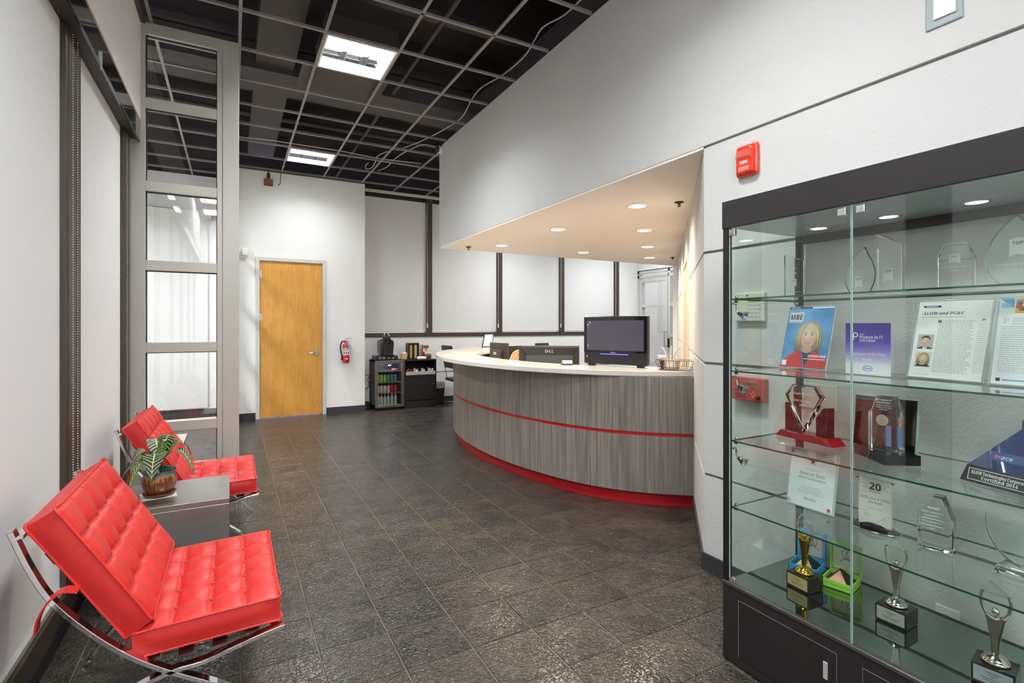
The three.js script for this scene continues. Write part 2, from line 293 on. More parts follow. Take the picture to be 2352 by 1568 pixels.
{
  const tee = (x0, x1, z0, z1) => { const along = Math.abs(x1 - x0) < 0.1; return along ? [bx(x0, x1, YC, YC + 0.004, z0, z1), bx((x0 + x1) / 2 - 0.003, (x0 + x1) / 2 + 0.003, YC + 0.004, YC + 0.026, z0, z1)] : [bx(x0, x1, YC, YC + 0.004, z0, z1), bx(x0, x1, YC + 0.004, YC + 0.026, (z0 + z1) / 2 - 0.003, (z0 + z1) / 2 + 0.003)]; };
  for (let k = -5; k <= 12; k++) { const x = 0.66 + k * 0.61, z0 = x < -0.65 ? ZP - 0.1 : x > XR ? -6.5 : ZREAR, z1 = x < 0 ? -9.48 : x < 1.93 ? ZBACK + 0.01 : ZWIN + 0.01; part('main_tee', tee(x - 0.012, x + 0.012, z0, z1), M.tee, ceiling); }
  for (let k = -12; k <= 7; k++) {
    const z = -4.98 + k * 0.61, x0 = z < ZP ? -3.1 : -0.63, x1 = z < -6.5 ? (z < ZBACK ? (z < ZWIN ? 0 : 7.9) : 7.9) : XR;
    if (z < -9.45 || z > ZREAR) continue;
    part('cross_tee', tee(x0, x1 - 0.005, z - 0.012, z + 0.012), M.tee, ceiling);
  }
  part('wall_angle', [bx(-0.63, -0.6, YC - 0.02, YC, ZREAR, ZP), bx(0, 1.93, YC - 0.015, YC + 0.01, ZBACK + 0.03, ZBACK)], M.duct, ceiling);
  part('lay_in_panel', rbx(0.56, 1.36, YC + 0.04, YC + 0.05, -5.02, -5.5, 0.002), M.duct, ceiling);
}
// ---------- left window wall: shades between bronze mullions ----------
{
  const header = structGroup('trim_1', 'black glossy header over the left windows', [0, 0, 0], 0, 'trim');
  part('header_face', rbx(-0.63, -0.645, 2.84, 2.995, ZREAR, ZP + 0.02, 0.002), M.blackGloss, header);
  part('header_box', bx(-0.645, -0.86, 2.86, 2.998, ZREAR, ZP + 0.02), M.plasticGrey, header);
  part('corner_bead', bx(-0.628, -0.64, 2.997, 3.012, ZREAR, ZP + 0.02), std('#b89a86', 0.6), header);
  const base = structGroup('trim_2', 'dark bronze sill under the left window shades', [0, 0, 0], 0, 'trim');
  part('sill', [bx(XL, -0.86, 0, 0.15, ZREAR, ZP + 0.02)], M.bronze, base);
  part('base_strip', bx(XL + 0.014, XL, 0, 0.07, ZREAR, ZP + 0.02), M.black, base);
  const edges = [ZREAR]; const mull = [];
  for (let k = -2; k < 4; k++) mull.push(-4.62 + 1.47 * (5 - k - 2) - 0);      // near edges of the mullions
  mull.length = 0; for (let z = -4.62; z < ZREAR - 0.4; z += 1.47) mull.push(z);
  const bead = (x, z, y0, y1) => { const l = []; for (let y = y0; y < y1; y += 0.0125) l.push(new THREE.OctahedronGeometry(0.0034, 1).translate(x, y, z)); return l; };
  mull.forEach((z, i) => {
    const m = structGroup('window_' + (i + 1), 'left window bay with pale roller shade and bronze mullion', [0, 0, 0], 0, 'window');
    part('mullion', rbx(XL - 0.005, -0.86, 0.15, 2.86, z, Math.max(z - 0.27, ZP + 0.02), 0.004), M.bronze, m);
    part('mullion_lip', [bx(XL - 0.001, XL - 0.006, 0.15, 2.86, z - 0.03, z - 0.045), bx(XL - 0.001, XL - 0.006, 0.15, 2.86, z - 0.2, z - 0.215)], M.bronze, m);
    const far = mull[i + 1] === undefined ? ZREAR : mull[i + 1] - 0.27;
    part('shade', bx(XL - 0.028, XL - 0.03, 0.18, 2.86, z + 0.004, far - 0.004), M.fabricShade, m);
    part('hem_bar', rbx(XL - 0.014, XL - 0.03, 0.152, 0.18, z + 0.004, far - 0.004, 0.004), M.aluLight, m);
    part('glass', bx(-0.80, -0.801, 0.15, 2.86, z, far), M.pane, m);
    if (i < 3 && i < 2) for (const dz of [-0.075, -0.16]) { const b = part('bead_chain', bead(XL + 0.004, z + dz, 0.4, 2.84), M.aluLight, m); }
  });
  const clip = part('shade_bracket', [rbx(-0.622, -0.632, 2.8, 2.9, -3.5, -3.508, 0.001)], M.satin, header);
}
// ---------- glazed partition beside the chairs ----------
{
  const g = thing('glazed_partition', 'tall aluminium framed glass partition behind the far red chair', 'partition');
  const z0 = ZP + 0.045, z1 = ZP - 0.045, xa = -0.70, xb = -0.60, xc = -0.115, xd = -0.075, xe = 0.045;
  part('stile', rbx(xa, xb, 0, YC - 0.02, z0, z1, 0.003), M.alu, g);
  part('stile', rbx(xc, xd - 0.002, 0, YC - 0.02, z0, z1, 0.003), M.alu, g);
  part('corner_post', rbx(xd, xe, 0, YC - 0.02, z0 + 0.002, ZP - 0.12, 0.003), M.alu, g);
  part('top_rail', rbx(xa, xe, YC - 0.095, YC - 0.005, z0 + 0.001, z1, 0.003), M.alu, g);
  for (const y of [3.16, 2.51, 1.89, 1.245, 0.615]) part('rail', rbx(xb, xc, y - 0.04, y + 0.04, z0 - 0.002, z1, 0.003), M.alu, g);
  part('bottom_rail', rbx(xb, xc, 0, 0.3, z0 - 0.002, z1, 0.003), M.alu, g);
  const ys = [0.3, 0.575, 0.655, 1.205, 1.285, 1.85, 1.93, 2.47, 2.55, 3.12, 3.2, YC - 0.095];
  for (let i = 0; i < ys.length; i += 2) {
    part('pane', bx(xb, xc, ys[i], ys[i + 1], ZP + 0.003, ZP - 0.003), M.pane, g);
    const t = 0.006; part('gasket', [bx(xb, xb + t, ys[i], ys[i + 1], ZP + 0.014, ZP - 0.014), bx(xc - t, xc, ys[i], ys[i + 1], ZP + 0.014, ZP - 0.014), bx(xb, xc, ys[i + 1] - t, ys[i + 1], ZP + 0.014, ZP - 0.014)], M.black, g);
  }
  const s = thing('glazed_screen', 'aluminium framed glass screen running on towards the wooden door wall', 'partition');
  const zs = [ZP - 0.125, -6.1, -6.3, -7.4, -7.55, ZBACK + 0.005].map(v => v);
  for (const [a, b] of [[-6.1, -6.2], [-7.4, -7.5], [-8.58, ZBACK]]) part('stile', rbx(-0.06, 0.03, 0, YC - 0.02, a, b, 0.003), M.alu, s);
  for (const [a, b] of [[ZP - 0.125, -6.1], [-6.2, -7.4], [-7.5, -8.58]]) {
    for (const y of [3.16, 2.51, 1.89, 1.245, 0.615]) part('rail', rbx(-0.05, 0.02, y - 0.03, y + 0.03, a, b, 0.003), M.alu, s);
    part('rail', rbx(-0.05, 0.02, 0, 0.3, a, b, 0.003), M.alu, s); part('rail', rbx(-0.06, 0.03, YC - 0.095, YC - 0.005, a, b, 0.003), M.alu, s);
    for (let i = 0; i < ys.length; i += 2) part('pane', bx(-0.018, -0.012, ys[i], ys[i + 1], a, b), M.pane, s);
  }
  const tr = structGroup('window_20', 'white shaded window on the far wall of the entrance', [0, 0, 0], 0, 'window');
  part('shade', bx(-2.6, -0.35, 0.12, 3.12, -9.46, -9.464), M.fabricShade, tr);
  part('shade_cassette', rbx(-2.65, -0.3, 3.1, 3.22, -9.42, -9.5, 0.005), M.white, tr);
  single('entrance_mat', 'light grey woven mat on the entrance floor behind the glass partition', 'mat', rbx(-1.9, -0.52, 0.002, 0.012, -6.3, -7.9, 0.003), std('#a8a49e', 0.95, 0, { bumpMap: pebble, bumpScale: 0.003 }));
}
// ---------- wooden door ----------
{
  const d = structGroup('door_1', 'honey oak flush door in a pale grey steel frame', [0, 0, 0], 0, 'door');
  const x0 = 0.352, x1 = 1.264, zt = ZBACK + 0.02;
  part('frame', [bx(x0 - 0.052, x0 + 0.002, 0, 2.462, zt, ZBACK - 0.15), bx(x1 - 0.002, x1 + 0.052, 0, 2.462, zt, ZBACK - 0.15), bx(x0 + 0.002, x1 - 0.002, 2.41, 2.462, zt, ZBACK - 0.15)], std('#cfcfcc', 0.45), d);
  const leaf = part('leaf', uvm(bx(x0 + 0.005, x1 - 0.005, 0.012, 2.406, ZBACK - 0.004, ZBACK - 0.05)), M.oak, d);
  for (const y of [2.2, 1.55, 0.86, 0.25]) part('hinge', [cyl(0.008, 0.008, 0.11, x0 + 0.002, y - 0.055, ZBACK + 0.004, 12), bx(x0 + 0.004, x0 + 0.03, y - 0.055, y + 0.055, ZBACK - 0.002, ZBACK - 0.005)], M.satin, leaf);
  part('lever_handle', [new THREE.CylinderGeometry(0.042, 0.046, 0.012, 28).rotateX(Math.PI / 2).translate(1.165, 0.985, ZBACK + 0.003), cylZ(0.014, 0.055, 1.165, 0.985, ZBACK + 0.03), tube([[1.165, 0.985, ZBACK + 0.056], [1.12, 0.986, ZBACK + 0.06], [1.07, 0.982, ZBACK + 0.058], [1.045, 0.978, ZBACK + 0.056]], 0.011, 16, 10)], M.chrome, leaf);
  part('strike', bx(x1 - 0.003, x1 + 0.004, 0.93, 1.04, ZBACK - 0.0, ZBACK - 0.03), M.satin, d);
}
// ---------- far windows ----------
{
  const xs = [1.725, 3.185, 4.645, 6.13, 7.61];
  for (let i = 0; i < 4; i++) {
    const a = xs[i], b = xs[i + 1], w = structGroup('window_' + (i + 10), 'far window with pale roller shade between bronze mullions', [0, 0, 0], 0, 'window');
    part('mullion', rbx(b - 0.052, b + 0.052, 1.215, 3.79, ZWIN + 0.02, ZWIN - 0.13, 0.004), M.bronze, w);
    if (!i) part('mullion', rbx(a - 0.05, a + 0.05, 1.215, 3.79, ZWIN + 0.02, ZWIN - 0.13, 0.004), M.bronze, w);
    part('sill', rbx(a + 0.05, b - 0.05, 1.213, 1.29, ZWIN + 0.015, ZWIN - 0.13, 0.004), M.bronze, w);
    part('head', rbx(a + 0.05, b - 0.05, 3.68, 3.79, ZWIN + 0.015, ZWIN - 0.13, 0.004), M.black, w);
    part('shade', bx(a + 0.062, b - 0.066, 1.325, 3.69, ZWIN - 0.02, ZWIN - 0.022), M.fabricShade, w);
    part('hem_bar', rbx(a + 0.062, b - 0.066, 1.3, 1.326, ZWIN - 0.014, ZWIN - 0.026, 0.003), M.aluLight, w);
    part('glass', bx(a + 0.05, b - 0.05, 1.29, 3.68, ZWIN - 0.09, ZWIN - 0.091), M.pane, w);
    part('chain_tensioner', [rbx(b - 0.055, b - 0.035, 1.38, 1.46, ZWIN + 0.035, ZWIN + 0.02, 0.004), cyl(0.0025, 0.0025, 2.2, b - 0.045, 1.46, ZWIN + 0.03, 6)], M.white, w);
  }
  const rail = single('curtain_rail', 'pale horizontal rail along the ceiling above the far windows', 'rail', rbx(1.94, 7.6, 3.74, 3.785, ZWIN + 0.1, ZWIN + 0.05, 0.004), M.cream);
}
// ---------- far glass door and sidelight ----------
{
  const g = structGroup('door_2', 'white aluminium glass door with sidelight beyond the desk', [0, 0, 0], 0, 'door');
  const xa = XS - 0.05, xb = XS + 0.05, za = ZWIN, zb = -8.07, zc = CZ;
  const bar = (y0, y1, z0, z1, n = 'frame_bar') => part(n, rbx(xa, xb, y0, y1, z0, z1, 0.003), M.aluLight, g);
  bar(0, 2.66, za + 0.005, za + 0.065); bar(0, 2.66, zb - 0.03, zb + 0.03); bar(2.5, 2.56, za, zb); bar(2.6, 2.68, za, zc); bar(0, 0.06, zb, zc);
  bar(0.04, 2.48, za + 0.075, za + 0.15, 'door_stile'); bar(0.04, 2.48, zb - 0.11, zb - 0.04, 'door_stile'); bar(2.4, 2.48, za + 0.15, zb - 0.11, 'door_rail'); bar(0.04, 0.25, za + 0.15, zb - 0.11, 'door_rail');
  for (const y of [0.615, 1.21, 1.87]) { bar(y - 0.03, y + 0.03, za + 0.15, zb - 0.11, 'door_rail'); bar(y - 0.03, y + 0.03, zb + 0.03, zc, 'frame_bar'); }
  bar(2.49, 2.55, zb + 0.03, zc);
  for (const [y0, y1] of [[0.25, 0.585], [0.645, 1.18], [1.24, 1.84], [1.9, 2.4]]) part('pane', bx(XS - 0.003, XS + 0.003, y0, y1, za + 0.15, zb - 0.11), M.pane, g);
  for (const [y0, y1] of [[0.06, 0.585], [0.645, 1.18], [1.24, 1.84], [1.9, 2.49]]) part('pane', bx(XS - 0.003, XS + 0.003, y0, y1, zb + 0.03, zc), M.pane, g);
  part('pull_handle', [tube([[xa, 1.29, zb - 0.075], [xa - 0.06, 1.29, zb - 0.075], [xa - 0.06, 0.98, zb - 0.075], [xa, 0.98, zb - 0.075]], 0.012, 30, 8, false, false)], M.satin, g);
  part('lock_case', rbx(xa - 0.03, xa, 0.95, 1.15, zb - 0.02, zb + 0.02, 0.004), M.plastic, g);
  const w = structGroup('window_15', 'shaded lobby window beyond the far glass door', [0, 0, 0], 0, 'window');
  for (const z of [-9.05, -7.6, -6.6]) part('mullion', rbx(10.46, 10.62, 1.2, 2.9, z - 0.06, z + 0.06, 0.004), M.bronze, w);
  part('sill', bx(10.45, 10.62, 1.16, 1.24, -9.1, CZ), M.bronze, w);
  part('shade', bx(10.55, 10.552, 1.5, 2.9, -9.0, CZ), M.fabricShade, w);
  part('glass', bx(10.6, 10.601, 1.24, 2.9, -9.1, CZ), M.pane, w);
}
// ---------- door in the angled wall ----------
{
  const d = structGroup('door_3', 'tan door set in the angled wall with keys in its lock', [XR, 0, ZB], 45 * DEG, 'door');
  const a = 1.86, b = 2.78;
  part('leaf', uvm(rbx(a, b, 0.01, 2.03, -0.006, 0.03, 0.002)), std('#c9ab88', 0.5), d);
  part('frame', [rbx(a - 0.05, a, 0, 2.08, -0.018, 0.04, 0.002), rbx(b, b + 0.05, 0, 2.08, -0.018, 0.04, 0.002), rbx(a, b, 2.03, 2.08, -0.018, 0.04, 0.002)], M.cream, d);
  part('lock', [cylZ(0.03, 0.02, a + 0.07, 1.0, -0.015), cylZ(0.012, 0.05, a + 0.07, 1.0, -0.04), tube([[a + 0.07, 1.0, -0.06], [a + 0.12, 1.0, -0.06], [a + 0.17, 1.0, -0.058]], 0.009, 8, 8)], M.brass, d);
  part('keys', [new THREE.TorusGeometry(0.012, 0.0016, 6, 16).translate(a + 0.06, 1.08, -0.02), rbx(a + 0.055, a + 0.065, 1.03, 1.07, -0.018, -0.022, 0.001)], M.brass, d);
}
// ---------- ceiling troffers: tubes above an open parabolic louvre ----------
const lampGlow = std('#ffffff', 0.5, 0, { emissive: OFFICE, emissiveIntensity: 2.2 });
const louvreMat = std('#c9cccb', 0.05, 1);
function troffer(cx, cz, label, share = 1) {
  const t = thing('ceiling_light', label, 'light', [cx, YC, cz], 0, 'square louvred ceiling lights');
  const w = 0.29, h = 0.15, L = 0.277, d = 0.076;
  part('housing', [bx(-w - 0.01, w + 0.01, h + 0.02, h + 0.026, -w - 0.01, w + 0.01), bx(-w - 0.012, -w - 0.001, 0.01, h + 0.02, -w - 0.01, w + 0.01), bx(w + 0.001, w + 0.012, 0.01, h + 0.02, -w - 0.01, w + 0.01), bx(-w, w, 0.01, h + 0.02, -w - 0.012, -w - 0.001), bx(-w, w, 0.01, h + 0.02, w + 0.001, w + 0.012)], M.plenum, t);
  part('reflector', [bx(-w, w, h, h + 0.02, -w, w), bx(-w, -w + 0.008, 0, h, -w, w), bx(w - 0.008, w, 0, h, -w, w), bx(-w, w, 0, h, -w, -w + 0.008), bx(-w, w, 0, h, w - 0.008, w)], M.white, t);
  part('trim_frame', [bx(-w - 0.003, -L, -0.004, 0.006, -w, w), bx(L, w + 0.003, -0.004, 0.006, -w, w), bx(-L, L, -0.004, 0.006, -w, -L), bx(-L, L, -0.004, 0.006, L, w)], M.white, t);
  for (const x of [-0.17, 0, 0.17]) part('fluorescent_tube', cylZ(0.012, 0.52, x, h - 0.022, 0, 12), lampGlow, t);
  for (const k of [-1, 1]) {
    const prof = [[-0.016, d], [-0.0075, d * 0.5], [-0.003, 0.002], [0.003, 0.002], [0.0075, d * 0.5], [0.016, d]];
    part('louvre_blade', slab(prof, 2 * L).translate(k * L / 3, 0, 0), louvreMat, t);
    part('louvre_blade', slab(prof, 2 * L).rotateY(Math.PI / 2).translate(0, 0, k * L / 3), louvreMat, t);
  }
  const l = new THREE.RectAreaLight(OFFICE, TROFFER_POWER * share, 0.53, 0.53); l.position.set(cx, YC + h - 0.03, cz); l.rotation.set(-Math.PI / 2, 0, 0); l.name = 'tube_light'; scene.add(l);
}
function lensPanel(cx, cz, label, share) {   // flat prismatic panel, as in the rear of the room
  const t = thing('ceiling_panel_light', label, 'light', [cx, YC, cz]);
  part('panel_frame', [bx(-0.298, 0.298, 0.0, 0.05, -0.298, -0.28), bx(-0.298, 0.298, 0.0, 0.05, 0.28, 0.298), bx(-0.298, -0.28, 0.0, 0.05, -0.28, 0.28), bx(0.28, 0.298, 0.0, 0.05, -0.28, 0.28)], M.white, t);
  part('lens', bx(-0.28, 0.28, 0.012, 0.02, -0.28, 0.28), lampGlow, t);
  const l = new THREE.RectAreaLight(OFFICE, TROFFER_POWER * share, 0.55, 0.55); l.position.set(cx, YC + 0.008, cz); l.rotation.set(-Math.PI / 2, 0, 0); l.name = 'lens_light'; scene.add(l);
}
troffer(0.965, -4.675, 'square louvred ceiling light over the open floor between chairs and desk');
troffer(0.965, -7.725, 'square louvred ceiling light over the floor before the wooden door', 0.42);
troffer(0.965, -1.625, 'square louvred ceiling light above the near red chair and the showcase');
lensPanel(-0.255, 1.425, 'flat ceiling light panel in the grid nearer the left windows', 0.62);
lensPanel(-0.255, 2.645, 'flat ceiling light panel in the grid before the rear wall', 0.66);
troffer(4.625, -7.725, 'square louvred ceiling light before the middle far windows', 0.9); troffer(7.065, -7.725, 'square louvred ceiling light beside the far glass door');
troffer(-1.475, -7.725, 'square louvred ceiling light before the entrance wall', 1.6); troffer(-1.475, -5.895, 'square louvred ceiling light in the entrance beside the glazed partition', 1.6);
{ // lobby lamp beyond the far door
  const t = thing('lobby_light', 'plain white ceiling panel in the lobby beyond the far glass door', 'light', [9.4, YC, -8.0]);
  part('light_panel', bx(-0.3, 0.3, -0.02, 0, -0.3, 0.3), lampGlow, t);
  const l = new THREE.RectAreaLight(OFFICE, 22, 0.56, 0.56); l.position.set(9.4, YC - 0.03, -8.0); l.rotation.set(-Math.PI / 2, 0, 0); l.name = 'panel_light'; scene.add(l);
}
// ---------- recessed lamps in the soffit ----------
const warmGlow = std('#ffffff', 0.5, 0, { emissive: WARM, emissiveIntensity: 3.2 });
for (const [x, z, where] of [[3.057, -3.361, 'above the touchscreen computer'], [3.052, -4.586, 'above the wide monitor'], [3.901, -4.18, 'beside the tan door'], [3.029, -5.848, 'above the tip of the counter'], [4.326, -5.851, 'midway along the far soffit edge'], [4.751, -5.034, 'halfway along the angled wall'], [5.536, -5.82, 'deepest in the soffit by the angled wall']]) {
  const t = thing('downlight', 'round warm recessed soffit lamp ' + where, 'light', [x, 2.447, z], 0, 'recessed lamps over the desk');
  part('trim_ring', lathe([[0.074, -0.001], [0.08, -0.005], [0.093, -0.004], [0.095, 0.0]], 40), std('#e6dccf', 0.45), t);
  part('lamp_face', cyl(0.075, 0.075, 0.002, 0, -0.003, 0, 32), warmGlow, t);
  const l = new THREE.SpotLight(WARM, DOWN_POWER, 0, 78 * DEG, 0.8, 2); l.position.set(x, 2.44, z); l.target.position.set(x, 0, z); l.castShadow = true; l.shadow.radius = 3; l.name = 'downlight_beam'; scene.add(l, l.target);
}
for (const [x, z, where] of [[3.266, -3.088, 'at the narrow end beside the angled wall'], [2.7, -6.15, 'at the corner over the counter tip'], [5.806, -5.618, 'at the deep end by the angled wall']]) {
  const t = thing('sprinkler', 'small bronze sprinkler head in the soffit ' + where, 'sprinkler', [x, 2.447, z], 0, 'sprinkler heads in the soffit');
  part('escutcheon', lathe([[0, 0], [0.04, 0], [0.038, -0.006], [0.014, -0.01], [0.012, -0.02]], 24), M.bronze, t);
  part('deflector', [rod([0.011, -0.018, 0], [0.014, -0.036, 0], 0.003), rod([-0.011, -0.018, 0], [-0.014, -0.036, 0], 0.003), cyl(0.006, 0.018, 0.004, 0, -0.041, 0, 16), cyl(0.004, 0.004, 0.02, 0, -0.04, 0, 8)], M.bronze, t);
}
// ---------- tufted lounge chairs ----------
function gridMesh(nu, nv, fn, closedUV) {
  const pos = [], uv = [], idx = [];
  for (let j = 0; j <= nv; j++) for (let i = 0; i <= nu; i++) { const p = fn(i / nu, j / nv); pos.push(p[0], p[1], p[2]); uv.push(p[3] ?? i / nu, p[4] ?? j / nv); }
  for (let j = 0; j < nv; j++) for (let i = 0; i < nu; i++) { const a = j * (nu + 1) + i, b = a + 1, c = a + nu + 1, d = c + 1; idx.push(a, c, b, b, c, d); }
  const g = new THREE.BufferGeometry(); g.setAttribute('position', new THREE.Float32BufferAttribute(pos, 3)); g.setAttribute('uv', new THREE.Float32BufferAttribute(uv, 2)); g.setIndex(idx); g.computeVertexNormals(); return g;
}
const wave = (x, z) => Math.sin(x * 23 + z * 31) * 0.5 + Math.sin(x * 57 - z * 19) * 0.5;
function cushion(L, W, th, cu, cv) {
  const R = 13, pf = 0.018, y = (u, v) => {
    const a = u * cu, b = v * cv, ca = a - Math.floor(Math.min(a, cu - 1e-6)), cb = b - Math.floor(Math.min(b, cv - 1e-6));
    let p = Math.pow(Math.max(0, Math.sin(Math.PI * ca) * Math.sin(Math.PI * cb)), 0.3);
    // pleats running off each button
    let dip = 0; for (let i = 1; i < cu; i++) for (let j = 1; j < cv; j++) { const dx = (u - i / cu) * L, dz = (v - j / cv) * W, r2 = dx * dx + dz * dz; if (r2 < 0.01) dip += Math.exp(-r2 / 0.0004) * 0.01 + Math.exp(-r2 / 0.0022) * 0.006; }
    return th - pf + pf * p - dip + wave(u, v) * 0.0012 * p;
  };
  const top = gridMesh(cu * R, cv * R, (u, v) => [u * L, y(u, v), (v - 0.5) * W, u * L, v * W]);
  const side = (fn, len, n = 24) => gridMesh(n, 5, (u, v) => { const bulge = 0.007 * Math.sin(Math.PI * v) * Math.min(1, 8 * u, 8 * (1 - u)); return [...fn(u, bulge, v * (th - pf)), u * len, v * th]; });
  return [top, side((u, b, h) => [u * L, h, W / 2 + b], L), side((u, b, h) => [(1 - u) * L, h, -W / 2 - b], L), side((u, b, h) => [L + b, h, (0.5 - u) * W], W), side((u, b, h) => [-b, h, (u - 0.5) * W], W), gridMesh(4, 4, (u, v) => [u * L, 0, (0.5 - v) * W, u * L, v * W])];
}
function loop(L, W, y, r = 0.0042) { const c = 0.012, p = []; for (const [x, z, a] of [[L - c, W / 2 - c, 0], [c, W / 2 - c, 90], [c, -W / 2 + c, 180], [L - c, -W / 2 + c, 270]]) for (const k of [0, 45, 90]) { const t = (90 - a - k) * DEG; p.push([x + c * Math.cos(a * DEG + k * DEG), y, z + c * Math.sin((90 - k) * DEG) * (a === 0 || a === 90 ? 1 : 0) + 0]); } return null; }
function welt(L, W, y, r = 0.0045) { const pts = []; const N = 10; for (let i = 0; i < N; i++) pts.push([i / N * L, y, W / 2]); for (let i = 0; i < N; i++) pts.push([L, y, W / 2 - i / N * W]); for (let i = 0; i < N; i++) pts.push([L - i / N * L, y, -W / 2]); for (let i = 0; i < N; i++) pts.push([0, y, -W / 2 + i / N * W]); return tube(pts, r, 120, 6, true); }
function bar(pts, thick, width, z) {   // flat steel bar bent along a line in the x-y plane
  const c = new THREE.CatmullRomCurve3(pts.map(p => new THREE.Vector3(p[0], p[1], 0)), false, 'centripetal').getSpacedPoints(40).map(p => [p.x, p.y]);
  const o = offset(c, thick / 2), i = offset(c, -thick / 2).reverse();
  return slab([...o, ...i], width, 0.002).translate(0, 0, z);
}
function makeLounge(pos, label) {
  const t = thing('lounge_chair', label, 'chair', pos, 0, 'red tufted lounge chairs');
  const W = 0.68, th = 0.098, zf = 0.355;
  const seat = part('seat_cushion', cushion(0.437, W, th, 4, 5), M.leather, t); seat.position.set(-0.285, 0.338, 0); seat.rotation.z = 1.6 * DEG;
  part('piping', [welt(0.437, W, th - 0.015), welt(0.437, W, 0.002)], M.leatherSeam, seat);
  for (let i = 1; i < 4; i++) for (let j = 1; j < 5; j++) part('button', ball(0.008, i / 4 * 0.437, th - 0.027, (j / 5 - 0.5) * W, 10, 8, 0.6), M.leather, seat);
  const LB = 0.472, back = part('back_cushion', cushion(LB, W, th, 4, 5), M.leather, t);
  back.position.set(-0.548, 0.812, 0); back.rotation.z = -58.6 * DEG;
  part('piping', [welt(LB, W, th - 0.015), welt(LB, W, 0.002)], M.leatherSeam, back);
  for (let i = 1; i < 4; i++) for (let j = 1; j < 5; j++) part('button', ball(0.008, i / 4 * LB, th - 0.027, (j / 5 - 0.5) * W, 10, 8, 0.6), M.leather, back);
  const arc = [[-0.572, 0.815], [-0.53, 0.695], [-0.481, 0.59], [-0.398, 0.478], [-0.29, 0.365], [-0.18, 0.28], [-0.05, 0.195], [0.06, 0.105], [0.15, 0.006]];
  const sc = [[0.165, 0.337], [0.09, 0.325], [0.0, 0.305], [-0.09, 0.285], [-0.18, 0.28], [-0.29, 0.245], [-0.4, 0.17], [-0.49, 0.075], [-0.535, 0.006]];
  for (const z of [zf, -zf]) { part('back_leg_bar', bar(arc, 0.015, 0.034, z), M.chrome, t); part('seat_leg_bar', bar(sc, 0.015, 0.034, z), M.chrome, t); }
  for (const [x, y, n] of [[-0.558, 0.79, 'top'], [-0.302, 0.362, 'mid'], [0.135, 0.328, 'front']]) part('cross_bar', rb(0.028, 0.012, 2 * zf, 0.002, x, y, 0), M.chrome, t);
  const strap = (x, y, ang) => part('strap', rb(0.045, 0.004, 2 * zf - 0.04, 0.001).rotateZ(ang).translate(x, y, 0), std('#43100e', 0.6), t);
  for (const [x, y] of [[0.06, 0.33], [-0.04, 0.312], [-0.14, 0.31], [-0.235, 0.322]]) strap(x, y, 0.1);
  for (const k of [0.12, 0.24, 0.36]) strap(-0.55 + k * 0.521 - 0.002, 0.81 - k * 0.853 - 0.002, -58.6 * DEG);
  const tail = [[-0.415, 0.606], [-0.45, 0.615], [-0.485, 0.59], [-0.508, 0.545], [-0.514, 0.505]];
  const c = new THREE.CatmullRomCurve3(tail.map(p => new THREE.Vector3(p[0], p[1], 0)), false, 'centripetal').getSpacedPoints(20).map(p => [p.x, p.y]);
  for (const z of [zf + 0.008, -zf - 0.008]) part('strap_end', slab([...offset(c, 0.0025), ...offset(c, -0.0025).reverse()], 0.045, 0.001).translate(0, 0, z), M.leather, t);
  return t;
}
makeLounge([0, 0, -2.38], 'red tufted leather lounge chair on curved chrome frame, nearest the display case');
makeLounge([-0.018, 0, -4.03], 'red tufted leather lounge chair between the steel table and the glass partition');
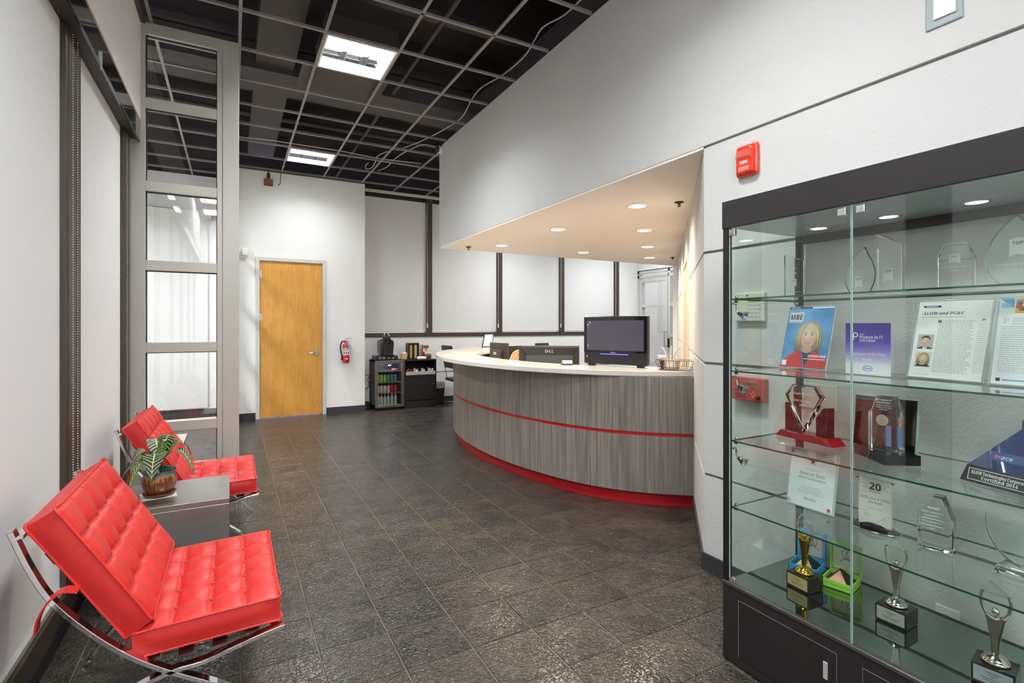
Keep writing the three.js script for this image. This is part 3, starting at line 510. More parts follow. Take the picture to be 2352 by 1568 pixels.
// ---------- side table, pot plant ----------
{
  const t = thing('side_table', 'brushed steel box side table between the red lounge chairs', 'table');
  part('top_panel', uvm(rbx(-0.56, -0.017, 0.47, 0.5, -3.127, -3.613, 0.002)), M.steel, t);
  part('side_panel', uvm(rbx(-0.56, -0.017, 0, 0.4705, -3.127, -3.157, 0.002)), M.steel, t);
  part('side_panel', uvm(rbx(-0.56, -0.017, 0, 0.4705, -3.583, -3.613, 0.002)), M.steel, t);
  part('back_panel', uvm(bx(-0.56, -0.54, 0, 0.47, -3.157, -3.583)), M.steel, t);
}
{
  single('paper_note', 'cream paper sheet under the plant saucer on the steel table', 'paper', bx(-0.085, 0.075, 0, 0.0012, -0.07, 0.08).rotateY(0.15).translate(-0.35, 0.5005, -3.36), M.cream);
  const p = thing('potted_plant', 'zebra leaf plant in a ribbed teal and copper glazed pot', 'plant', [-0.35, 0.502, -3.35]);
  part('saucer', lathe([[0, 0], [0.062, 0], [0.074, 0.012], [0.078, 0.018], [0.074, 0.018], [0.06, 0.008], [0, 0.008]], 40), std('#5d3520', 0.25), p);
  const prof = [[0.048, 0.008], [0.06, 0.02], [0.073, 0.045], [0.079, 0.072], [0.077, 0.098], [0.071, 0.116], [0.074, 0.126], [0.081, 0.134], [0.078, 0.137], [0.07, 0.13], [0.066, 0.115], [0.0, 0.112]];
  const pg = new THREE.LatheGeometry(prof.map(q => new THREE.Vector2(...q)), 96); { const a = pg.attributes.position; for (let i = 0; i < a.count; i++) { const x = a.getX(i), y = a.getY(i), z = a.getZ(i), th = Math.atan2(z, x), k = y > 0.015 && y < 0.1 && Math.hypot(x, z) > 0.05 ? 1 + 0.025 * Math.abs(Math.sin(th * 12)) * Math.sin((y - 0.015) / 0.085 * Math.PI) : 1; a.setXYZ(i, x * k, y, z * k); } pg.computeVertexNormals(); }
  const glaze = print(512, 256, (c, w, h) => {
    const r = rng(5), im = c.createImageData(w, h), n = streaks(512, [[24, 3, 1, 81], [90, 6, 0.8, 82], [12, 40, 0.3, 83]]);
    for (let y = 0; y < h; y++) for (let x = 0; x < w; x++) { const v = 1 - y / h, drip = v - (n[(y * 2) * 512 + x] - 0.5) * 0.36; const col = drip > 0.47 ? [52, 96, 92] : drip > 0.4 ? [128, 122, 92] : drip > 0.33 ? [150, 96, 52] : [108, 56, 30]; const k = 0.75 + 0.5 * n[y * 512 + ((x * 3) % 512)]; const i = (y * w + x) * 4; im.data[i] = cl(col[0] * k); im.data[i + 1] = cl(col[1] * k); im.data[i + 2] = cl(col[2] * k); im.data[i + 3] = 255; }
    c.putImageData(im, 0, 0);
  }, { roughness: 0.14 });
  part('pot', pg, glaze, p);
  part('soil', cyl(0.066, 0.066, 0.004, 0, 0.112, 0, 24), std('#2a1d14', 0.95), p);
  part('stem', [tube([[0.004, 0.11, 0], [0.01, 0.15, 0.004], [0.002, 0.215, 0.0]], 0.006, 10, 8)], std('#4a4a22', 0.6), p);
  part('plant_tag', rb(0.028, 0.07, 0.0015, 0.0006).rotateZ(0.3).rotateY(0.5).translate(-0.018, 0.15, 0.03), M.white, p);
  const leafTex = (pale) => print(256, 512, (c, w, h) => {
    c.fillStyle = pale ? '#53742e' : '#22401a'; c.fillRect(0, 0, w, h); const r = rng(9);
    for (let i = 0; i < 1400; i++) { c.fillStyle = r() > 0.5 ? 'rgba(70,100,40,.25)' : 'rgba(14,32,10,.25)'; c.fillRect(r() * w, r() * h, 3, 8); }
    c.strokeStyle = '#e6e2b0'; c.lineCap = 'round'; c.lineWidth = 11; c.beginPath(); c.moveTo(w / 2, 0); c.lineTo(w / 2, h); c.stroke();
    for (let k = 0; k < 12; k++) { const y = 20 + k * 41; for (const s of [-1, 1]) { c.lineWidth = 6.5; c.beginPath(); c.moveTo(w / 2, y + 30); c.quadraticCurveTo(w / 2 + s * 50, y + 14, w / 2 + s * 122, y - 24 + 0); c.stroke(); } }
  }, { roughness: 0.4 });
  const lm = leafTex(false), lp = leafTex(true);
  // leaves: direction, length, width, lift, droop
  const leaves = [[262, 0.15, 0.12, 0.09, 0.17, lm], [205, 0.14, 0.1, 0.1, 0.13, lm], [335, 0.2, 0.075, 0.1, 0.2, lm], [15, 0.16, 0.11, 0.12, 0.13, lm], [60, 0.11, 0.09, 0.13, 0.06, lm], [228, 0.19, 0.05, 0.06, 0.2, lp], [110, 0.12, 0.09, 0.12, 0.07, lm], [300, 0.07, 0.05, 0.1, 0.0, lp], [190, 0.18, 0.05, 0.03, 0.12, lp]];
  leaves.forEach(([a, len, wd, lift, droop, m], k) => {
    const g = gridMesh(10, 18, (u, v) => {
      const s = v, wide = wd * Math.pow(Math.sin(Math.PI * Math.pow(Math.min(1, s * 0.96 + 0.04), 0.8)), 0.7), e = (u - 0.5) * 2, x = len * (0.12 + s * 0.95) * (1 - 0.12 * s), y = 0.195 + lift * Math.sin(s * 2.0) * 1.1 - droop * s * s + 0.1 * Math.abs(e) * wide * 0.5 + 0.0025 * Math.sin(s * 40) * Math.abs(e), z = e * wide / 2;
      return [x, y, z, u, 1 - v];
    });
    part('leaf', g.rotateY(a * DEG), (() => { m.side = THREE.DoubleSide; return m; })(), p);
  });
}
// ---------- reception desk ----------
const KO = [[3.17, -2.85], [2.9, -3.02], [2.65, -3.24], [2.43, -3.55], [2.23, -3.95], [2.1, -4.5], [2.06, -5.0], [2.1, -5.55], [2.23, -6.1], [2.43, -6.6], [2.75, -7.12], [3.2, -7.55], [3.8, -7.9], [4.5, -8.08]];
const KI = [[3.5, -3.18], [3.1, -3.42], [2.88, -3.66], [2.72, -3.95], [2.6, -4.4], [2.555, -4.85], [2.575, -5.35], [2.69, -5.85], [2.95, -6.3], [3.35, -6.75], [3.85, -7.1], [4.5, -7.3]];
const KB = [[3.125, -2.805], [2.885, -3.0], [2.67, -3.255], [2.5, -3.6], [2.37, -4.08], [2.31, -4.5], [2.295, -4.95], [2.345, -5.55], [2.51, -6.2], [2.81, -6.8], [3.25, -7.3], [3.82, -7.64], [4.5, -7.8]];
{
  const d = thing('reception_desk', 'curved reception desk in grey streaked laminate with red bands and white top', 'desk');
  const B = spline(KB, 90);
  part('laminate_panel', ribbon(B, 0.58, 1.016, 0.03), M.laminate, d);
  part('laminate_panel', ribbon(B, 0.105, 0.552, 0.03), M.laminate, d);
  part('red_band', ribbon(offset(B, 0.008), 0.548, 0.584, 0.03), M.redPanel, d);
  part('toe_kick', ribbon(offset(B, 0.045), 0.0, 0.11, 0.02), M.redPanel, d);
  part('carcass', ribbon(offset(B, 0.031), 0.11, 1.014, 0.05), M.plasticGrey, d);
  part('inner_lining', ribbon(offset(B, 0.085).slice(20, 62), 0.02, 1.014, 0.02), std('#c9302a', 0.5), d);
  part('countertop', plan([...spline(KO, 70), ...spline([...KI].reverse(), 60)], 1.016, 1.06, 0.006), M.quartz, d);
  const I1 = offset(B, 0.11), I2 = offset(B, 0.62);
  part('work_surface', plan([...I1.slice(4, 84), ...I2.slice(6, 80).reverse()], 0.715, 0.74, 0.003), M.cream, d);
  for (const k of [16, 40, 66]) { const a = B[k], b = offset(B, 0.6)[k]; part('support_panel', ribbon([offset(B, 0.1)[k], b], 0, 0.715, 0.02), M.plasticGrey, d); }
}
// all in one computer on the counter, its screen to the visitors
{
  const t = thing('touchscreen_computer', 'black all in one touchscreen computer with a violet light bar on the white counter', 'computer', [2.937, 1.06, -3.508], -66.8 * DEG);
  const w = 0.612, h = 0.442, z = 0.02;
  part('case', [rb(w, 0.325, 0.05, 0.012, 0, h - 0.163, z - 0.03)], M.plastic, t);
  part('lower_case', [rb(w - 0.005, 0.118, 0.06, 0.012, 0, 0.077, z - 0.03)], M.plastic, t);
  part('bezel', [rb(w - 0.006, 0.318, 0.006, 0.003, 0, h - 0.164, z - 0.003)], M.blackGloss, t);
  const scr = part('screen', sheet(0.545, 0.262, 0, h - 0.17, z + 0.0008), print(512, 256, (c, W, H) => {
    c.fillStyle = '#3a3840'; c.fillRect(0, 0, W, H); const r = rng(3); for (let i = 0; i < 6000; i++) { const v = 48 + r() * 20; c.fillStyle = `rgb(${v | 0},${v - 1 | 0},${v + 8 | 0})`; c.fillRect(r() * W, r() * H, 2, 2); }
    c.fillStyle = '#e9e6f2'; c.fillRect(26, 10, 9, 12); c.fillStyle = '#7ec6f0'; c.fillRect(8, 34, 10, 9); c.fillStyle = '#e8f4ff'; c.fillRect(9, 31, 7, 5); c.fillStyle = '#5fb4e8'; c.fillRect(8, 208, 9, 10); c.fillStyle = '#dbe9f5'; c.fillRect(6, 221, 12, 3); c.fillStyle = '#e77a6a'; c.fillRect(30, 16, 5, 4);
  }, { roughness: 0.2, emissive: '#46444f', emissiveIntensity: 0.35 }), t);
  part('light_bar', rb(0.27, 0.006, 0.004, 0.0018, 0, 0.108, z + 0.002), std('#6a50ff', 0.4, 0, { emissive: '#4a3cff', emissiveIntensity: 2.4 }), t);
  const bl = new THREE.RectAreaLight(new THREE.Color('#4a3cff'), 1.5, 0.27, 0.006); bl.position.set(0, 0.108, z + 0.006); bl.rotation.y = Math.PI; t.add(bl);
  part('maker_lettering', lettering('lenovo', 0.011, 0.0006).translate(-0.012, 0.1235, z + 0.0002), std('#b9b9bd', 0.4), t);
  part('badge', [new THREE.CylinderGeometry(0.009, 0.009, 0.001, 20).rotateX(Math.PI / 2).translate(-0.27, 0.082, z + 0.0002)], M.satin, t);
  for (const x of [-0.235, 0.235]) part('foot', rb(0.06, 0.022, 0.05, 0.006, x, 0.011, z - 0.03), M.plastic, t);
  part('rear_stand', tube([[-0.2, 0.2, z - 0.05], [-0.2, 0.02, z - 0.16], [0.2, 0.02, z - 0.16], [0.2, 0.2, z - 0.05]], 0.008, 40, 8, false, false), M.satin, t);
  part('webcam', rb(0.05, 0.008, 0.008, 0.003, 0, h - 0.004, z - 0.005), M.blackGloss, t);
}
{ // wide monitor seen from behind
  const t = thing('desk_monitor', 'wide black monitor seen from behind with silver maker letters', 'monitor', [2.95, 0.74, -4.60], -28 * DEG);
  const w = 0.64, h = 0.375, y0 = 0.09;
  const z = 0.03;
  const p = [[-w / 2, y0], [w / 2, y0], [w / 2, y0 + h], [-w / 2, y0 + h]];
  part('shell', rb(w, h, 0.03, 0.006, 0, y0 + h / 2, z - 0.02), M.plasticGrey, t);
  part('shell_step', slab([[-0.23, y0 + 0.06], [0.23, y0 + 0.06], [0.23, y0 + h - 0.11], [0.31, y0 + h - 0.012], [-0.31, y0 + h - 0.012], [-0.23, y0 + h - 0.11]], 0.03, 0.006).translate(0, 0, z + 0.006), std('#2c2a29', 0.45), t);
  part('rear_band', slab([[-0.225, y0 + 0.1], [0.225, y0 + 0.1], [0.25, y0 + h - 0.1], [-0.25, y0 + h - 0.1]], 0.006, 0.001).translate(0, 0, z + 0.023), std('#4a5152', 0.4), t);
  part('maker_lettering', lettering('D LL', 0.034, 0.002).translate(0, y0 + h - 0.055, z + 0.0215), M.satin, t);
  part('maker_lettering', lettering('E', 0.026, 0.002).rotateZ(0.6).translate(-0.014, y0 + h - 0.055, z + 0.0215), M.satin, t);
  part('neck', [slab([[-0.045, 0], [0.045, 0], [0.045, 0.25], [-0.045, 0.25]], 0.02, 0.002, [[-0.028, 0.05], [0.028, 0.05], [0.028, 0.22], [-0.028, 0.22]]).translate(0, 0.0, z + 0.032)], std('#8d8378', 0.4), t);
  part('base', rb(0.28, 0.018, 0.2, 0.006, 0, 0.009, z + 0.02), M.plasticGrey, t);
  part('screen', sheet(w - 0.03, h - 0.03).rotateY(Math.PI).translate(0, y0 + h / 2, z - 0.036), M.black, t);
}
{ // narrower monitor turned away
  const t = thing('small_monitor', 'small dark monitor turned aside with a square mount on its back', 'monitor', [2.80, 0.74, -5.47], -86 * DEG);
  part('shell', rb(0.4, 0.335, 0.028, 0.005, 0, 0.305, 0), M.plasticGrey, t);
  part('rear_box', rb(0.2, 0.2, 0.045, 0.01, 0.0, 0.29, 0.035), std('#4b4540', 0.5), t);
  part('label_plate', rb(0.06, 0.03, 0.002, 0.0005, 0, 0.35, 0.059), M.aluLight, t);
  part('stand_neck', rb(0.06, 0.22, 0.03, 0.004, 0, 0.12, 0.06), M.satin, t);
  part('base', rb(0.22, 0.016, 0.18, 0.006, 0, 0.008, 0.03), M.plasticGrey, t);
  part('screen', sheet(0.37, 0.3).rotateY(Math.PI).translate(0, 0.308, -0.0146), M.black, t);
}
// chairs behind the desk
function officeChair(pos, turn, label, wood) {
  const t = thing('desk_chair', label, 'chair', pos, turn);
  part('backrest', gridMesh(14, 14, (u, v) => { const x = (u - 0.5) * 0.44 * (1 - 0.25 * v * v), y = 0.7 + v * 0.45; return [x, y, -0.05 * Math.cos((u - 0.5) * 2.4) + 0.02 * v, u, v]; }), (() => { const m = std('#1b191a', 0.6); m.side = THREE.DoubleSide; return m; })(), t);
  if (wood) part('back_shell', slab(new THREE.Shape().absellipse(0, 0.9, 0.19, 0.2, 0, Math.PI * 2), 0.014, 0.004).translate(0, 0, -0.085), std('#c8a379', 0.45), t);
  part('seat', rb(0.46, 0.07, 0.44, 0.03, 0, 0.47, 0.14), std('#1b191a', 0.65), t);
  part('column', [cyl(0.025, 0.025, 0.3, 0, 0.12, 0.14)], M.chrome, t);
  part('base', [0, 72, 144, 216, 288].map(a => rod([0, 0.1, 0.14], [0.28 * Math.cos(a * DEG), 0.06, 0.14 + 0.28 * Math.sin(a * DEG)], 0.016)), M.plastic, t);
  for (let k = 0; k < 5; k++) part('caster', ball(0.028, 0.28 * Math.cos(k * 72 * DEG), 0.028, 0.14 + 0.28 * Math.sin(k * 72 * DEG), 10, 8), M.plastic, t);
  part('back_post', rod([0, 0.42, 0.0], [0, 0.85, -0.06], 0.016), M.plastic, t);
}
officeChair([3.29, 0, -6.0], 200 * DEG, 'black desk chair with a pale wood back shell, behind the small monitor', true);
officeChair([4.2, 0, -6.75], 200 * DEG, 'plain black desk chair behind the wide monitor', false);
{ // visitor chair by the far wall
  const t = thing('visitor_chair', 'black visitor chair with bent chrome legs by the far window wall', 'chair', [3.64, 0, -8.6], 90 * DEG);
  const leg = (s) => tube([[s * 0.26, 0.66, -0.2], [s * 0.27, 0.66, 0.12], [s * 0.27, 0.45, 0.26], [s * 0.27, 0.12, 0.3], [s * 0.26, 0.012, 0.2], [s * 0.26, 0.012, -0.22]], 0.012, 50, 8);
  for (const s of [-1, 1]) { part('leg_tube', leg(s), M.chrome, t); part('armrest', rb(0.045, 0.03, 0.26, 0.012, s * 0.265, 0.675, -0.03), M.plastic, t); }
  part('seat', rb(0.48, 0.06, 0.46, 0.025, 0, 0.45, 0.0), M.plastic, t);
  part('backrest', rb(0.46, 0.42, 0.05, 0.025, 0, 0, 0).rotateX(-0.2).translate(0, 0.86, -0.25), M.plastic, t);
  part('back_tube', [tube([[-0.2, 0.45, -0.2], [-0.2, 0.9, -0.29]], 0.01, 8, 8), tube([[0.2, 0.45, -0.2], [0.2, 0.9, -0.29]], 0.01, 8, 8)], M.chrome, t);
}
{ // slanted sign holder on the far wing
  const t = thing('sign_holder', 'slanted black framed notice standing on the far end of the white counter', 'sign', [3.70, 1.06, -7.68], 10 * DEG);
  const g = new THREE.Group(); const w = 0.2, h = 0.235;
  part('frame', slab([[-w / 2, 0], [w / 2, 0], [w / 2 + 0.11, h], [-w / 2 + 0.11, h]], 0.012, 0.002).rotateX(-0.35), M.black, t);
  const pg = sheet(w - 0.03, h - 0.03, 0, 0, 0); { const a = pg.attributes.position; for (let i = 0; i < a.count; i++) a.setX(i, a.getX(i) + 0.055 + a.getY(i) * 0.44); }
  part('notice', pg.translate(0, h / 2, 0.0072).rotateX(-0.35), print(128, 160, (c, W, H) => { c.fillStyle = '#eceae6'; c.fillRect(0, 0, W, H); c.fillStyle = '#b9b6b2'; for (let i = 0; i < 9; i++) c.fillRect(26, 34 + i * 11, 50 + (i * 37) % 30, 2); }), t);
  part('prop', rod([0.05, 0.2, -0.06], [0.05, 0.002, -0.14], 0.004), M.black, t);
}
{ // business cards
  const t = thing('card_holder', 'small dark tray holding a stack of business cards on the counter', 'card holder', [2.672, 1.06, -3.86], -29 * DEG);
  part('tray', slab([[-0.055, 0.008], [-0.047, 0], [0.047, 0], [0.055, 0.008], [0.058, 0.022], [0.053, 0.022], [0.047, 0.01], [-0.047, 0.01], [-0.053, 0.022], [-0.058, 0.022]], 0.05, 0.002), M.plasticGrey, t);
  part('cards', rb(0.089, 0.03, 0.04, 0.001, 0, 0.026, 0).rotateX(-0.1), M.white, t);
}
{ // wire basket with a pen box
  const t = thing('wire_basket', 'dark wire basket on the counter beside the angled wall', 'basket', [3.135, 1.06, -2.99], -66 * DEG);
  const W = 0.14, D = 0.075, r = 0.0018;
  const ring = (y, k) => tube([[-W * k, y, -D * k], [W * k, y, -D * k], [W * k, y, D * k], [-W * k, y, D * k], [-W * k, y, -D * k]], r * 1.4, 60, 6, false, false);
  part('rim', ring(0.08, 1.06), M.bronze, t); part('lower_ring', [ring(0.004, 0.9), ring(0.025, 0.95)], M.bronze, t);
  const w = []; for (let i = -4; i <= 4; i++) { for (const s of [-1, 1]) w.push(rod([i / 4 * W * 0.9, 0.004, s * D * 0.9], [i / 4 * W * 1.06, 0.08, s * D * 1.06], r, 6)); w.push(rod([i / 4 * W * 0.9, 0.004, -D * 0.9], [i / 4 * W * 0.9, 0.004, D * 0.9], r, 6)); } for (let i = -2; i <= 2; i++) for (const s of [-1, 1]) w.push(rod([s * W * 0.9, 0.004, i / 2 * D * 0.9], [s * W * 1.06, 0.08, i / 2 * D * 1.06], r, 6));
  part('wires', w, M.bronze, t);
  const b = thing('pen_box', 'tan cardboard box with a white label inside the wire basket', 'box', [3.095, 1.066, -3.02], -66 * DEG);
  part('box', rb(0.13, 0.075, 0.08, 0.003, 0, 0.0375, 0), std('#c9a583', 0.6), b);
  part('box_end', rb(0.03, 0.07, 0.0815, 0.002, -0.052, 0.037, 0), M.bronze, b);
  part('label', sheet(0.07, 0.055, 0.02, 0.04, 0.0408), print(128, 100, (c, w2, h) => { c.fillStyle = '#efe9df'; c.fillRect(0, 0, w2, h); c.fillStyle = '#f7f4ee'; c.beginPath(); c.moveTo(0, h); c.lineTo(90, 0); c.lineTo(w2, 0); c.lineTo(40, h); c.fill(); c.fillStyle = '#8a7f72'; c.fillRect(88, 50, 18, 3); }), b);
  for (const [dx, tx, ty, label] of [[-0.02, -0.075, 0.17, 'left'], [0.005, 0.008, 0.19, 'mid'], [0.02, 0.085, 0.16, 'right']]) {
    const q = thing('paper_strip', { left: 'curved pale paper strip leaning outwards over the pen box rim', mid: 'upright pale paper strip standing in the pen box', right: 'curved pale paper strip bending towards the angled wall' }[label], 'paper', [3.095, 1.12, -3.02], -66 * DEG);
    const pts = [[dx, 0, 0], [dx + (tx - dx) * 0.25, ty * 0.35, 0], [dx + (tx - dx) * 0.6, ty * 0.62, 0], [tx, ty * 0.72, 0]];
    const c = new THREE.CatmullRomCurve3(pts.map(V)).getSpacedPoints(12).map(p => [p.x, p.y]);
    q.add(shade(new THREE.Mesh(geo(slab([...offset(c, 0.006), ...offset(c, -0.006).reverse()], 0.004, 0)), M.cream))); q.children[0].name = 'strip';
  }
  const rl = single('paper_roll', 'small white paper roll lying against the wire basket', 'paper', cylX(0.014, 0.06, 0, 0, 0).rotateY(-66 * DEG).rotateY(0.3).translate(3.05, 1.165, -3.07), M.white);
}
// ---------- refreshment corner ----------
const can = (col) => std(col, 0.3, 0.6);
{
  const t = thing('drinks_fridge', 'glass fronted drinks fridge with a steel door frame by the white wall', 'fridge', [2.325, 0, -8.79]);
  const w = 0.245, zf = 0.22, zb = -0.21, H = 0.835;
  part('body', [bx(-w, -w + 0.03, 0.03, H, zb, zf - 0.05), bx(w - 0.03, w, 0.03, H, zb, zf - 0.05), bx(-w, w, H - 0.03, H, zb, zf - 0.05), bx(-w, w, 0.03, 0.07, zb, zf - 0.05), bx(-w, w, 0.03, H, zb, zb + 0.03)], std('#3a3434', 0.5), t);
  part('plinth', bx(-w + 0.02, w - 0.02, 0, 0.035, zb + 0.02, zf - 0.07), M.black, t);
  const d = part('door_frame', slab([[-w, 0.04], [w, 0.04], [w, H - 0.005], [-w, H - 0.005]], 0.045, 0.004, [[-w + 0.045, 0.085], [w - 0.045, 0.085], [w - 0.045, H - 0.055], [-w + 0.045, H - 0.055]]).translate(0, 0, zf - 0.024), M.satin, t);
  part('door_glass', bx(-w + 0.045, w - 0.045, 0.085, H - 0.055, zf - 0.03, zf - 0.034), M.pane, t);
  for (const y of [0.28, 0.463, 0.646]) part('shelf', [rbx(-w + 0.03, w - 0.03, y - 0.008, y, zb + 0.03, zf - 0.06, 0.002), rbx(-w + 0.03, w - 0.03, y - 0.012, y + 0.006, zf - 0.065, zf - 0.06, 0.001)], M.satin, t);
  part('display_digits', [rb(0.022, 0.02, 0.002, 0.001, -0.014, H - 0.085, zf - 0.029), rb(0.022, 0.02, 0.002, 0.001, 0.014, H - 0.085, zf - 0.029)], std('#8a8cff', 0.4, 0, { emissive: '#4a55ff', emissiveIntensity: 7 }), t);
  part('interior_light_strip', bx(-0.1, 0.1, H - 0.036, H - 0.032, 0.02, 0.06), std('#ffffff', 0.4, 0, { emissive: '#cfe0ff', emissiveIntensity: 2 }), t);
  const l = new THREE.PointLight(new THREE.Color('#cfdcff'), 0.09); l.position.set(0, H - 0.06, 0.05); l.castShadow = true; t.add(l);
  const X0 = 2.325, ZC = -8.79;
  const mkCan = (x, y, z, mat, lab, grp) => { const c = thing('drink_can', lab, 'can', [X0 + x, y + 0.0012, ZC + z], 0, grp); part('can_body', lathe([[0, 0], [0.024, 0], [0.0275, 0.006], [0.0275, 0.104], [0.023, 0.115], [0.023, 0.118], [0.0, 0.116]], 20), mat, c); part('can_lid', cyl(0.0225, 0.0225, 0.001, 0, 0.1175, 0, 16), M.aluLight, c); };
  const gx = [-0.165, -0.112, -0.055, 0.005, 0.067, 0.128];
  gx.forEach((x, i) => mkCan(x, 0.463, 0.09, can(i < 3 ? '#86b82f' : '#3f8f86'), i < 3 ? 'lime green soda can on the second fridge shelf' : 'teal soda can on the second fridge shelf', i < 3 ? 'lime green cans in the fridge' : 'teal cans in the fridge'));
  gx.forEach((x, i) => mkCan(x, 0.28, 0.09, can(i < 4 ? '#c9c2be' : '#b8242a'), i < 4 ? 'silver soda can on the third fridge shelf' : 'red soda can on the third fridge shelf', i < 4 ? 'silver cans in the fridge' : 'red cans in the fridge'));
  gx.forEach((x) => { const b = thing('water_bottle', 'clear water bottle at the bottom of the drinks fridge', 'bottle', [X0 + x, 0.0712, ZC + 0.09], 0, 'water bottles in the fridge'); part('bottle_body', lathe([[0, 0], [0.027, 0], [0.029, 0.01], [0.026, 0.06], [0.029, 0.11], [0.024, 0.135], [0.011, 0.165], [0.011, 0.18]], 18), phy({ color: '#cfe0dc', roughness: 0.08, transmission: 0.6, thickness: 0 }), b); part('cap', cyl(0.0125, 0.0125, 0.016, 0, 0.178, 0, 14), M.white, b); });
  const pk = single('snack_pack', 'oval pink and white snack pack on the top fridge shelf', 'snack', new THREE.SphereGeometry(0.06, 18, 10).scale(1, 0.36, 0.5).translate(X0 + 0.115, 0.668, ZC + 0.1), std('#c98a86', 0.5));
}
{
  const t = thing('snack_cabinet', 'black cabinet with an open snack tray and a lower door beside the drinks fridge', 'cabinet', [2.868, 0, -8.8]);
  const w = 0.288, zf = 0.205, zb = -0.22, H = 0.83, k = M.showcaseBlack;
  const kb = std('#1c1718', 0.5);
  part('body', [bx(-w, -w + 0.018, 0, H, zb, zf), bx(w - 0.018, w, 0, H, zb, zf), bx(-w, w, H - 0.02, H, zb, zf + 0.004), bx(-w, w, 0.04, 0.06, zb, zf - 0.02), bx(-w, w, 0, H, zb, zb + 0.012), bx(-w, w, 0.56, 0.575, zb, zf - 0.02)], kb, t);
  part('kick_panel', bx(-w + 0.018, w - 0.018, 0.005, 0.12, zf - 0.012, zf - 0.002), kb, t);
  const d = part('door', rbx(-w + 0.02, w - 0.02, 0.13, 0.555, zf - 0.016, zf - 0.001, 0.002), kb, t);
  part('lock', [cylZ(0.012, 0.012, w - 0.06, 0.4, zf + 0.003), rb(0.004, 0.03, 0.012, 0.001, w - 0.06, 0.375, zf + 0.012)], M.chrome, d);
  const tr = part('tray_front', rbx(-w + 0.02, w - 0.025, 0.565, 0.625, zf + 0.012, zf + 0.02, 0.003), M.aluLight, t);
  for (const x of [w - 0.03, -w + 0.025]) part('tray_side', rb(0.004, 0.07, 0.1, 0.001, x, 0.62, zf - 0.03), M.plastic, t);
  part('tray_bottom', [bx(-w + 0.02, w - 0.02, 0.575, 0.58, zf - 0.15, zf + 0.015), ...[-0.13, 0, 0.13].map(x => bx(x - 0.002, x + 0.002, 0.58, 0.68, zf - 0.15, zf - 0.0))], M.plastic, t);
  const r = rng(91), cols = ['#6b3a2c', '#d8d2c6', '#c7c4c4', '#e0dccf'], names = ['brown', 'cream', 'grey', 'ivory'];
  for (let k2 = 0; k2 < 4; k2++) for (let j = 0; j < 5; j++) {
    const g = rb(0.035, 0.075, 0.006, 0.0025, 0, 0.036, 0).rotateX(-0.3 + r() * 0.3).rotateZ((r() - 0.5) * 0.8).translate(2.868 - 0.2 + k2 * 0.13 + (r() - 0.5) * 0.07, 0.585 + r() * 0.02, -8.8 + zf - 0.035 - j * 0.02);
    single('snack_sachet', names[k2] + ' sachet standing in the open snack tray', 'sachet', g, std(cols[k2], 0.4), names[k2] + ' sachets in the snack tray');
  }
}
{
  const d = thing('pod_drawer', 'low black coffee pod drawer on top of the drinks fridge', 'drawer', [2.285, 0.835, -8.76]);
  part('drawer_case', rb(0.38, 0.075, 0.3, 0.015, 0, 0.0375, 0), M.plastic, d);
  for (const x of [-0.12, -0.055, 0.03, 0.105]) part('pod_window', rb(0.045, 0.035, 0.006, 0.004, x, 0.037, 0.15), std('#9aa0a8', 0.25, 0.5), d);
  const t = thing('coffee_maker', 'black pod coffee maker with a raised silver handle', 'coffee maker', [2.3, 0.91, -8.78]);
  part('water_tank', rb(0.09, 0.24, 0.2, 0.02, -0.075, 0.14, 0), phy({ color: '#5a5a5c', roughness: 0.1, transmission: 0.55, thickness: 0 }), t);
  part('body', slab([[-0.055, 0], [0.1, 0], [0.118, 0.2], [0.112, 0.25], [0.07, 0.275], [-0.06, 0.275]], 0.24, 0.01), M.plastic, t);
  part('brew_head', [rb(0.1, 0.07, 0.18, 0.02, 0.01, 0.295, 0.05), cyl(0.045, 0.05, 0.07, 0.01, 0.2, 0.12, 20)], M.plastic, t);
  part('handle', [tube([[-0.035, 0.3, 0.06], [-0.02, 0.37, 0.03], [0.02, 0.385, 0.03], [0.05, 0.35, 0.05], [0.055, 0.3, 0.06]], 0.007, 24, 8)], M.chrome, t);
  part('drip_tray', rb(0.15, 0.02, 0.12, 0.006, 0.02, 0.012, 0.16), M.plastic, t);
}
